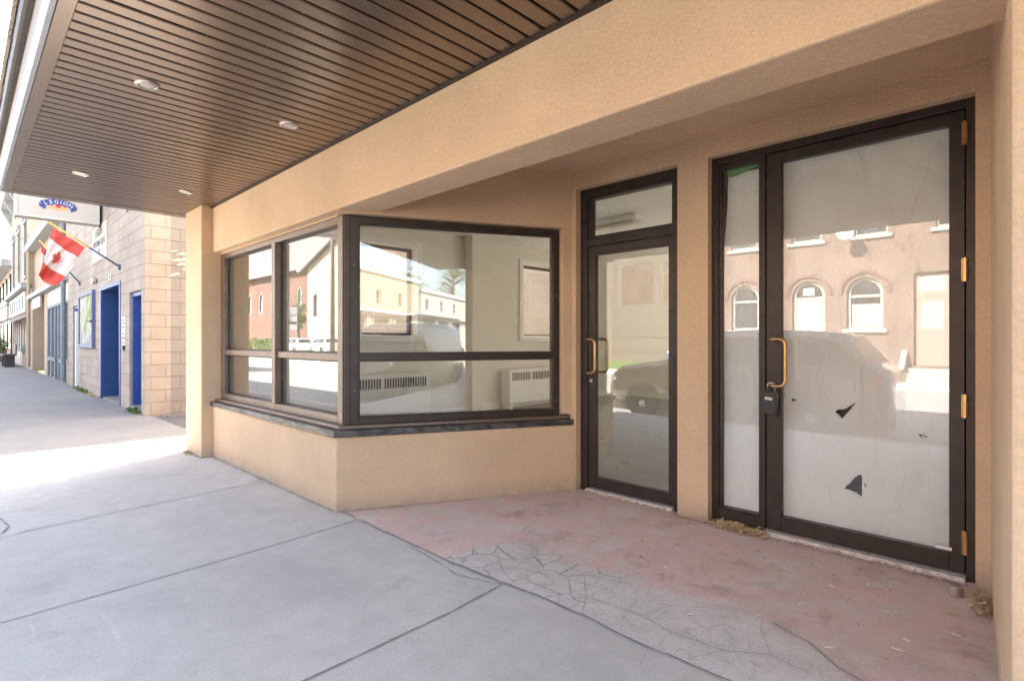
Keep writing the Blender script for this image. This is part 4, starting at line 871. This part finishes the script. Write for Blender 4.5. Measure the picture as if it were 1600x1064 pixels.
MB().box(-36.3, 1.15, 0, -34.9, 1.6, .55).build('box', M['bark'], pb_); q = MB()
for _ in range(1300):
    x, y, z = random.gauss(-35.6, .33), random.gauss(1.37, .16), .55+abs(random.gauss(.0, .28)); s = .05
    q.add([(x+random.uniform(-s, s), y+random.uniform(-s, s), z+random.uniform(-s, s)) for _ in range(3)], [(0, 1, 2)])
q.build('foliage', M['leafl'], pb_)
q = MB(); q.tube([(-35.0, 1.7, 2.95), (-35.0, .8, 2.95)], .03, 8); q.tube([(-35.0, 1.2, 0), (-35.0, 1.2, 2.95)], .04, 8); tag(q.build('sign_post', M['black'], None), 'dark post with a horizontal arm by the far shop front', 'post')
# ------------------------------------------------------------------ utility pole, wires
def pole(x, y, h, label):
    e = empty('utility_pole', (x, y, 0)); tag(e, label, 'utility pole', 'utility poles')
    MB().tube([(x, y, -.2), (x, y, h)], [.13, .09], 12).build('pole', M['bark'], e, smooth=True)
    MB().box(x-.05, y-.9, h-.5, x+.05, y+.9, h-.38).build('crossarm', M['bark'], e)
def wire(a, b, sag, label, group='overhead wires'):
    A_, B_ = Vector(a), Vector(b); pts = [tuple(A_.lerp(B_, i/16) - Vector((0, 0, sag*4*(i/16)*(1-i/16)))) for i in range(17)]
    tag(MB().tube(pts, .012, 5).build('overhead_wire', M['black'], None), label, 'wire', group)
pole(-46, -1.3, 8.5, 'wooden utility pole on the near kerb far down the street'); pole(-27, -10.6, 8.5, 'wooden utility pole across the street by the church'); pole(66, -10.6, 8.5, 'wooden utility pole across the street at the right')
for dy, z, l in ((-.8, 8.05, 'outer top'), (0, 8.1, 'middle top'), (.8, 8.05, 'street side top'), (.1, 6.8, 'lowest')):
    wire((-27, -10.6+dy, z), (66, -10.6+dy, z), .9, l + ' overhead wire strung along the far side of the street')
for i, (yy, zz) in enumerate(((1.7, 6.35), (1.7, 4.3), (1.7, 3.9))): wire((-46, -1.3, 7.6-i*.9), (-27-i, yy, zz), .3, ['topmost', 'middle', 'lowest'][i] + ' wire running from the far pole to the tall peach shop front', 'wires to the peach shop')
wire((-46, -1.3, 5.6), (-25, 1.68, 4.6), .25, 'low wire running to the near end of the tall peach shop')
# ------------------------------------------------------------------ trees
def tree(x, y, h, r, label, name='street_tree', mats=('leafd', 'leafl'), n=5200, gap=.35, seed=1, z0=-.3, leaf=.09):
    rnd = random.Random(seed); e = empty(name, (x, y, z0)); tag(e, label, 'tree')
    t = MB(); t.tube([(x, y, z0), (x+.03, y, z0+h*.25), (x-.05, y+.05, z0+h*.5), (x, y, z0+h*.85)], [h*.035, h*.026, h*.018, h*.004], 10)
    cl = []
    for k in range(13):
        a = rnd.uniform(0, 2*pi); zz = rnd.uniform(.3, .75)*h; ln = r*rnd.uniform(.5, .95)*(1.1-zz/h*.6)
        p0 = (x, y, z0+zz); p1 = (x+cos(a)*ln*.5, y+sin(a)*ln*.5, z0+zz+ln*.3); p2 = (x+cos(a)*ln, y+sin(a)*ln, z0+zz+ln*.55)
        t.tube([p0, p1, p2], [h*.012, h*.008, h*.003], 6); cl += [(p2, r*rnd.uniform(.25, .42)), (p1, r*rnd.uniform(.2, .32))]
    cl += [((x, y, z0+h*.9), r*.35)]
    t.build('trunk', M['bark'], e, smooth=True)
    c = MB(); 
    for i in range(n):
        (cx, cy, cz), cr = rnd.choice(cl); u = Vector((rnd.gauss(0, 1), rnd.gauss(0, 1), rnd.gauss(0, 1))).normalized()*cr*rnd.uniform(.4, 1.15)
        px, py, pz = cx+u.x, cy+u.y, cz+u.z*.8; s = leaf*rnd.uniform(.5, 1.2); c.mi = 1 if rnd.random() < .4 else 0
        c.add([(px+rnd.uniform(-s, s), py+rnd.uniform(-s, s), pz+rnd.uniform(-s, s)) for _ in range(3)], [(0, 1, 2)])
    c.build('crown', [M[mats[0]], M[mats[1]]], e)
tree(-52, -.2, 7.4, 2.6, 'thin dark tree beside the far end of the sidewalk', seed=5, n=2400)
tree(50, -16, 11.5, 3.0, 'tall dark conifer like tree across the street at far right', seed=2); tree(57, -14.8, 11, 4.0, 'broad green tree behind the low white shops', seed=3); tree(42, -18, 9.4, 2.6, 'smaller green tree behind the low white shops', seed=4)
tree(-51, -19.5, 6, 1.6, 'green tree beside the church wall', seed=9)
# ------------------------------------------------------------------ across the street
def shopwall(e, x0, x1, z1, holes, mat, y, th=.12, nm='wall', z0=-.3):
    vs, fs = curve_geom([[(x0, z0), (x1, z0), (x1, z1), (x0, z1)]] + holes, th)
    return MB().add(vs, fs, lambda x, yy, z: (x, y-th+z, yy)).build(nm, mat, e)
def arch(cx, w_, z0, z1, n=14):
    r = w_/2; return [(cx-r, z0), (cx+r, z0)] + [(cx+r*cos(t), z1-r+r*sin(t)) for t in [pi*k/n for k in range(n+1)]]
OY = -11.4
ob = empty('brick_hotel', (-4, OY-3, 0)); tag(ob, 'two storey red brick building with arched ground floor windows across the street', 'building')
cxs = [-6.76, -4.94, -3.54, -.3, 1.4, 3.1]
holes = [arch(c, .86, 1.32 if c != -4.94 else .3, 2.72) for c in cxs] + [[(-2.45, .35), (-1.7, .35), (-1.7, 2.75), (-2.45, 2.75)]] + [[(c-.4, 3.85), (c+.4, 3.85), (c+.4, 5.4), (c-.4, 5.4)] for c in (-6.8, -5.0, -3.4, -1.6, .3, 2.2)]
shopwall(ob, -8.1, 4.4, 6.6, holes, M['brick'], OY)
q = MB(); q.box(-8.1, -22, -.3, -7.8, OY-.25, 6.5); q.box(4.1, -22, -.3, 4.4, OY-.25, 6.5); q.box(-8.1, -22, 6.5, 4.4, OY-.26, 6.58); q.build('side_wall', M['brick'], ob)
q = MB(); q.box(-8.2, OY+.001, 6.35, 4.5, OY+.2, 6.75); q.box(-8.2, OY-.0, 5.9, 4.5, OY+.08, 6.0); q.build('cornice', M['brickd'], ob)
for c in cxs:
    q = MB(); R = .56
    sh_ = [((R+.06)*cos(t)+c, 2.29+(R+.06)*sin(t)) for t in [pi*k/16 for k in range(17)]] + [((R-.02)*cos(t)+c, 2.29+(R-.02)*sin(t)) for t in [pi-pi*k/16 for k in range(17)]]
    vs, fs = curve_geom([sh_], .02); q.add(vs, fs, lambda x, yy, z: (x, OY+.022+z, yy)); q.build('arch_hood', M['brickd'], ob)
    zb = 1.32 if c != -4.94 else .3
    o = MB(); vs, fs = curve_geom([arch(c, .855, zb, 2.715), arch(c, .70, zb+.07, 2.63)], .03); o.add(vs, fs, lambda x, yy, z: (x, OY-.12+z, yy)); o.box(c-.36, OY-.14, 2.18, c+.36, OY-.09, 2.25); wo = o.build('window', M['cream'], ob)
    vs, fs = curve_geom([arch(c, .70, zb+.07, 2.63)], .003); MB().add(vs, fs, lambda x, yy, z: (x, OY-.15+z, yy)).build('pane', M['carglass'] , wo)
    if c > -4.9 and zb > 1: MB().box(c-.33, OY-.144, 1.40, c+.33, OY-.138, 2.0).build('curtain', M['cream'], wo)
    if zb > 1: MB().box(c-.52, OY-.02, zb-.10, c+.52, OY+.08, zb-.002).build('window_ledge', M['cream'], ob)
    else:
        MB().box(c-.34, OY-.13, .31, c+.34, OY-.10, 2.17).build('door', M['cream'], ob); q = MB(); q.box(c-.27, OY-.099, .5, c-.03, OY-.09, 1.9); q.box(c+.03, OY-.099, .5, c+.27, OY-.09, 1.9); q.build('door_panel', M['greytrim'], ob); q = MB(); q.box(c-.15, OY-.09, 2.3, c+.15, OY-.05, 2.52); q.build('air_conditioner', M['greytrim'], ob)
q = MB()
for c in (-6.8, -5.0, -3.4, -1.6, .3, 2.2):
    for r in ((c-.4, 3.85, c-.34, 5.4), (c+.34, 3.85, c+.4, 5.4), (c-.34, 3.85, c+.34, 3.92), (c-.34, 5.33, c+.34, 5.4), (c-.34, 4.6, c+.34, 4.66)): q.box(r[0], OY-.14, r[1], r[2], OY-.09, r[3])
    q.box(c-.5, OY-.02, 3.76, c+.5, OY+.07, 3.849)
uf = q.build('upper_window', M['cream'], ob); q = MB()
for c in (-6.8, -5.0, -3.4, -1.6, .3, 2.2): q.box(c-.34, OY-.13, 3.92, c+.34, OY-.125, 5.33)
q.build('pane', M['carglass'], uf)
q = MB(); q.box(-2.44, OY-.14, .36, -1.71, OY-.10, 2.74); do = q.build('door', simple('dusty_brown', (.30, .20, .16), .6), ob)
q = MB(); q.box(-2.35, OY-.099, 2.25, -1.8, OY-.095, 2.65); q.box(-2.30, OY-.099, 1.3, -1.85, OY-.095, 2.0); q.build('door_light', M['cream'], do)
q = MB()
for cx_ in (-4.94, -2.08):
    for k in range(3): q.box(cx_-.5, OY+.001, -.078, cx_+.5, OY+.75-.22*k, .05+.12*k)
    q.prism([(OY, -.07), (OY+.8, -.07), (OY+.8, .1), (OY, .75)], cx_-.62, cx_-.5, lambda a, c, t: (t, a+.001, c)); q.prism([(OY, -.07), (OY+.8, -.07), (OY+.8, .1), (OY, .75)], cx_+.5, cx_+.62, lambda a, c, t: (t, a+.001, c))
q.build('entry_steps', M['cream'], ob)
q = MB(); q.lathe((-3.9, OY+.4, 3.95), [(.0, 0), (.15, .02), (.22, .07)], 18, 'y'); q.tube([(-3.9, OY, 3.8), (-3.9, OY+.4, 3.95)], .02, 6); tag(q.build('satellite_dish', M['white'], None), 'white satellite dish under an upper window of the brick building', 'satellite dish')
# garage / warehouse left of it, with lawn in front
gb = empty('brown_warehouse', (-17, -20, 0)); tag(gb, 'low brown warehouse behind a strip of lawn', 'building')
q = MB(); q.box(-24, -30, -.3, -8.3, -18, 6.2); q.build('wall', simple('warehouse_brown', (.12, .095, .075), .8), gb); q = MB(); q.box(-24.2, -30.2, 6.201, -8.2, -17.8, 6.4); q.build('roof', M['greytrim'], gb)
q = MB(); q.box(-20, -17.98, 2.2, -18, -17.95, 3.2); q.build('window', M['carglass'], gb)
struct(MB().box(-24, -17.99, -.3, -8.11, -11.4, -.06), 'lawn', M['grass'])
# church
ch = empty('brick_church', (-30, -20, 0)); tag(ch, 'dark red brick church with grey shingle roof and pale gable wing', 'church')
def lan(c, z0, z1, w_=.9): r = w_/2; return [(c-r, z0), (c+r, z0), (c+r, z1-r)] + [(c+r*cos(t), z1-r+1.2*r*sin(t)) for t in [pi*k/10 for k in range(1, 10)]] + [(c-r, z1-r)]
WX = (-74, -70.5, -67, -63.5, -60, -56.5)
struct(MB().box(-85, -40, -.3, -24.01, -11.4, -.055), 'parking_lot', M['asphalt'])
shopwall(ch, -80, -48, 8.6, [lan(c, 4.2, 6.6, 1.3) for c in WX], M['brickd'], -22.0, .2)
q = MB(); q.add([(-81, -21.4, 8.3), (-47, -21.4, 8.3), (-47, -30, 17), (-81, -30, 17), (-81, -38.6, 8.3), (-47, -38.6, 8.3)], [(0, 1, 2, 3), (3, 2, 5, 4)]); q.build('roof', M['shingle'], ch, solid=.2)
for c in WX:
    o = MB(); vs, fs = curve_geom([lan(c, 4.21, 6.59, 1.28), lan(c, 4.35, 6.45, .96)], .05); o.add(vs, fs, lambda x, yy, z: (x, -22.1+z, yy)); o = o.build('window', M['cream'], ch)
    MB().box(c-.52, -22.28, 4.3, c+.52, -22.25, 6.5).build('pane', M['greyblue'], o)
q = MB(); WC = (-46.5, -41.5, -36, -30.5)
vs, fs = curve_geom([[(-48, -.3), (-26, -.3), (-26, 7.6), (-37, 11.4), (-48, 7.6)]] + [lan(c, 3.15, 5.1, .8) for c in WC], .2); q.add(vs, fs, lambda x, yy, z: (x, -19.2+z, yy)); M['wing'] = simple('wing_stone', (.28, .235, .19), .85); q.build('gable_wing', M['wing'], ch)
for c in WC: MB().box(c-.38, -19.3, 3.16, c+.38, -19.27, 5.1).build('wing_window', M['greyblue'], ch)
q = MB(); q.add([(-49, -18.6, 7.4), (-37, -18.6, 11.7), (-25, -18.6, 7.4), (-49, -36, 7.4), (-37, -36, 11.7), (-25, -36, 7.4)], [(0, 1, 4, 3), (1, 2, 5, 4)]); q.build('wing_roof', M['shingle'], ch, solid=.25)
q = MB(); q.tube([(-49.05, -18.55, 7.35), (-37, -18.55, 11.7), (-24.95, -18.55, 7.35)], .16, 6); q.build('rake_board', M['white'], ch)
q = MB(); q.box(-25.9, -19.1, -.3, -25.6, -34, 7.5); q.build('wing_side', M['wing'], ch)
bx, by = -32.8, -10.7
cs = empty('street_board', (bx, by, 0)); tag(cs, 'white notice board on posts by the church parking lot', 'sign')
dv = Vector((0-bx, 3.29-by)).normalized(); rv = Vector((-dv.y, dv.x))
def TC(a, n, z): return (bx + rv.x*a + dv.x*n, by + rv.y*a + dv.y*n, z)
q = MB(); q.box(-.53, -.03, 1.66, .53, .03, 3.02, TC); q.build('board', M['white'], cs)
q = MB(); q.box(-.5, -.025, -.1, -.42, .025, 1.659, TC); q.box(.42, -.025, -.1, .5, .025, 1.659, TC); q.build('post', M['steel'], cs)
for i, (t_, sz) in enumerate((('THE', .22), ('MEDICAL', .22), ('CENTRE', .16))):
    vs, fs = curve_geom(None, .003, t_, sz); MB().add(vs, fs, lambda a, c, t, i=i: TC(a, .034+t, 2.68-.24*i+c)).build('lettering', M['black'], cs)
MB().box(-.5, .031, 1.98, .2, .036, 2.14, TC).build('print', M['black'], cs)
# low white shops and others to the right
M['wpaint'] = simple('old_white_paint', (.30, .29, .275), .8); M['sandst'] = simple('sandstone_front', (.25, .215, .155), .85, 0, .15, 3)
def shoprow(name, label, x0, x1, z1, mat, body, n0, step, wd, y):
    e = empty(name, ((x0+x1)/2, -14, 0)); tag(e, label, 'building'); nn_ = int((x1-x0-.8)/step)
    shopwall(e, x0, x1, z1, [[(x0+.5+step*i, .5), (x0+.5+wd+step*i, .5), (x0+.5+wd+step*i, 2.5), (x0+.5+step*i, 2.5)] for i in range(nn_)] + [[(x0+.8+step*i, 3.2), (x0+1.4+step*i, 3.2), (x0+1.4+step*i, 4.0), (x0+.8+step*i, 4.0)] for i in range(nn_)], mat, y)
    MB().box(x0, -20, -.3, x1, y-.4, z1-.1).build('body', body, e)
    for i in range(nn_): MB().box(x0+.5+step*i, y-.22, .5, x0+.5+wd+step*i, y-.20, 2.5).build('window', M['carglass'], e)
    MB().box(x0, y-.21, 3.1, x1, y-.20, 4.1).build('upper_glazing', M['carglass'], e)
    MB().box(x0-.1, y+.001, z1-.25, x1+.0, y+.12, z1+.04).box(x0, y+.001, 2.65, x1, y+.35, 2.8).build('cornice', M['greytrim'], e)
shoprow('sandstone_shops', 'yellowish sandstone shops across the street beside the brick building', 4.6, 29.9, 5.2, M['sandst'], M['sandst'], 0, 3, 2.2, -11.6)
shoprow('white_shop', 'low white painted shop across the street to the right', 30, 41.5, 4.7, M['wpaint'], M['wpaint'], 0, 3, 2.2, -11.5)
shoprow('brick_shops', 'pale red brick shops farthest right across the street', 41.6, 70, 4.3, M['brick'], M['brick'], 0, 3, 2, -11.7)
# ------------------------------------------------------------------ vehicles
def car(name, label, cat, x, y, L, W, paint, prof, glassp, Hh, facing=-1, group=None, rack=False, z=-.20, wheel=.26, wx=(.17, .80)):
    e = empty(name, (x, y, z)); tag(e, label, cat, group)
    fx = lambda a: x + (a-.5)*L*(1 if facing < 0 else -1)
    # a runs 0 (front) .. 1 (rear)
    stn = len(prof); q = MB()
    def hw(a, zf):   # half width with plan and section curvature
        w_ = W/2*(1-.10*abs(2*a-1)**4)
        if zf > .55: w_ *= 1-.30*((zf-.55)/.45)**1.3
        if zf < .2: w_ *= .93
        return w_
    nz = 10
    vs = []
    for a, top in prof:
        for s in (-1, 1):
            for k in range(nz+1):
                zf = .10 + (top-.10)*k/nz; vs.append((fx(a), y+s*hw(a, zf), z+zf*Hh))
    row = 2*(nz+1); fs = []
    for i in range(stn-1):
        for k in range(nz): 
            fs.append((i*row+k, (i+1)*row+k, (i+1)*row+k+1, i*row+k+1)); o_ = nz+1; fs.append((i*row+o_+k, i*row+o_+k+1, (i+1)*row+o_+k+1, (i+1)*row+o_+k))
        fs.append((i*row+nz, (i+1)*row+nz, (i+1)*row+row-1, i*row+row-1)); fs.append((i*row, i*row+nz+1, (i+1)*row+nz+1, (i+1)*row))
    for i in (0, stn-1): fs += [(i*row+k, i*row+k+1, i*row+nz+1+k+1, i*row+nz+1+k) for k in range(nz)]
    q.add(vs, fs); bo = q.build('body', paint, e, smooth=True)
    bo.data.polygons.foreach_set('use_smooth', [True]*len(bo.data.polygons))
    # side glass, windscreens follow the section
    for s in (-1, 1):
        for gp in glassp:
            g = MB(); nn_ = 4; vv = []
            for (a, z0_, z1_) in gp:
                for k in range(nn_+1): zf = z0_+(z1_-z0_)*k/nn_; vv.append((fx(a), y+s*(hw(a, zf)+.006), z+zf*Hh))
            g.add(vv, [(i*(nn_+1)+k, (i+1)*(nn_+1)+k, (i+1)*(nn_+1)+k+1, i*(nn_+1)+k+1) for i in range(len(gp)-1) for k in range(nn_)]); g.build('side_window', M['carglass'], bo, smooth=True)
    def topz(a):
        for (p, u), (r, v) in zip(prof, prof[1:]):
            if p <= a <= r: return u+(v-u)*(a-p)/(r-p)
        return prof[-1][1]
    for (a0, a1) in ((glassp[0][0][0]-.045, glassp[0][0][0]+.10), (prof[-3][0]+.01, prof[-2][0]-.005)):
        g = MB(); vv = []
        for i in range(5):
            a = a0+(a1-a0)*i/4; t = topz(a); 
            for s in (-1, 1): vv.append((fx(a)+(.0), y+s*hw(a, t)*.88, z+t*Hh+.008))
        g.add(vv, [(2*i, 2*i+1, 2*i+3, 2*i+2) for i in range(4)]); g.build('windscreen', M['carglass'], bo, smooth=True)
    for a in wx:
        for s in (-1, 1):
            cy = y+s*(W/2-.07); t = MB(); t.lathe((fx(a), cy, z+wheel), [(wheel*.62, -.085), (wheel*.95, -.085), (wheel, -.05), (wheel, .05), (wheel*.95, .085), (wheel*.62, .085)], 28, 'y'); wo = t.build('wheel', M['tyre'], e, smooth=False)
            t = MB(); t.lathe((fx(a), cy+s*.0, z+wheel), [(wheel*.1, -.088), (wheel*.6, -.075), (wheel*.6, .075), (wheel*.1, .088)], 20, 'y'); t.build('rim', M['steel'], wo)
            ar = MB(); R = wheel*1.18; ring = [(R*cos(t_), max(-.12, R*sin(t_))) for t_ in [pi*k/14-.25 for k in range(0, 19)]]
            ar.prism(ring, 0, .006, lambda a_, c, t_: (fx(a)+a_, cy+s*(.088+t_*.3)-s*.02, z+wheel+c)); ar.build('wheel_arch', M['tyre'], bo)
    for s in (-1, 1):
        q = MB(); q.box(-.09, -.02, -.05, .16, .03, .05, lambda a_, b_, c_, s=s: (fx(.0)+(.10 if facing < 0 else -.10)+(a_ if facing < 0 else -a_)*.9, y+s*(W/2*.86)+b_*s*1.5, z+Hh*.46+c_)); q.build('headlight', M['lamp'], bo, bevel=.02)
        q = MB(); q.box(-.05, -.02, -.09, .05, .03, .09, lambda a_, b_, c_, s=s: (fx(1.0)+(-.06 if facing < 0 else .06)+a_, y+s*(W/2*.87)+b_*s*1.5, z+Hh*.55+c_)); q.build('tail_light', M['tail'], bo, bevel=.02)
        q = MB(); q.box(-.06, 0, -.05, .06, .13, .05, lambda a_, b_, c_, s=s: (fx(glassp[0][0][0]+.04)+a_, y+s*(W/2*.93+b_), z+Hh*.62+c_)); q.build('mirror', paint, bo, bevel=.02)
    if rack:
        q = MB()
        for a in (.38, .62, .86):
            q.tube([(fx(a), y-W*.40, z+Hh), (fx(a), y-W*.40, z+Hh+.14), (fx(a), y+W*.40, z+Hh+.14), (fx(a), y+W*.40, z+Hh)], .022, 6)
        for s in (-1, 1): q.tube([(fx(.30), y+s*W*.40, z+Hh+.16), (fx(.97), y+s*W*.40, z+Hh+.16)], .028, 6)
        q.build('roof_rack', M['vanp'], e)
    return e
suvp = [(0, .40), (.02, .52), (.06, .60), (.15, .64), (.26, .68), (.31, .76), (.40, .94), (.46, .985), (.6, 1.0), (.78, .985), (.88, .95), (.965, .66), (1, .60)]
suvg = [[(.335, .66, .70), (.38, .66, .84), (.44, .66, .93), (.60, .66, .94)], [(.615, .66, .94), (.80, .67, .93), (.86, .68, .90), (.90, .70, .78)]]
car('parked_suv', 'dark grey suv parked at the near kerb in front of the shop', 'car', -3.12, -2.0, 3.65, 1.42, M['suv'], suvp, suvg, 1.34)
vanpf = [(0, .34), (.02, .44), (.06, .50), (.14, .56), (.20, .62), (.30, .93), (.34, .98), (.5, 1.0), (.8, 1.0), (.94, .985), (.975, .94), (.99, .6), (1, .5)]
vang = [[(.215, .58, .64), (.25, .58, .76), (.30, .58, .88), (.38, .58, .88)]]
car('parked_van', 'brown work van with a ladder roof rack parked behind the suv', 'van', 6.3, -2.1, 4.6, 1.55, M['vanp'], vanpf, vang, 1.62, rack=True, wheel=.27)
car('white_suv', 'white suv parked on the lot in front of the church, nearer the notice board', 'car', -45.4, -16.8, 3.5, 1.4, M['carwhite'], suvp, suvg, 1.25, z=-.05)
car('white_suv', 'white suv parked close to the church wall behind the other white suv', 'car', -43.0, -18.0, 3.5, 1.4, M['carwhite'], suvp, suvg, 1.3, z=-.05)
car('blue_car', 'blue car parked on the lawn drive across the street', 'car', -10.4, -16.9, 3.4, 1.4, M['carblue'], suvp, suvg, 1.15, z=-.05)
# bushes by the church
for i, (x, y, r, l) in enumerate(((-49.5, -16.8, 1.1, 'rounded yellow green bush in front of the church gable'), (-53, -17.2, 1.3, 'larger yellow green bush left of the notice board'), (-58, -18, 1.3, 'yellow green bush along the dark church wall'), (-63, -18.2, 1.4, 'yellow green bush farthest along the church wall'))):
    rnd = random.Random(i); q = MB()
    for _ in range(2600):
        u = Vector((rnd.gauss(0, 1), rnd.gauss(0, 1), abs(rnd.gauss(0, 1)))).normalized()*r*rnd.uniform(.75, 1.05); s = .09; p = (x+u.x*1.4, y+u.y*.8, -.1+u.z)
        q.add([(p[0]+rnd.uniform(-s, s), p[1]+rnd.uniform(-s, s), p[2]+rnd.uniform(-s, s)) for _ in range(3)], [(0, 1, 2)])
    tag(q.build('bush', M['leafl'], None), l, 'bush')
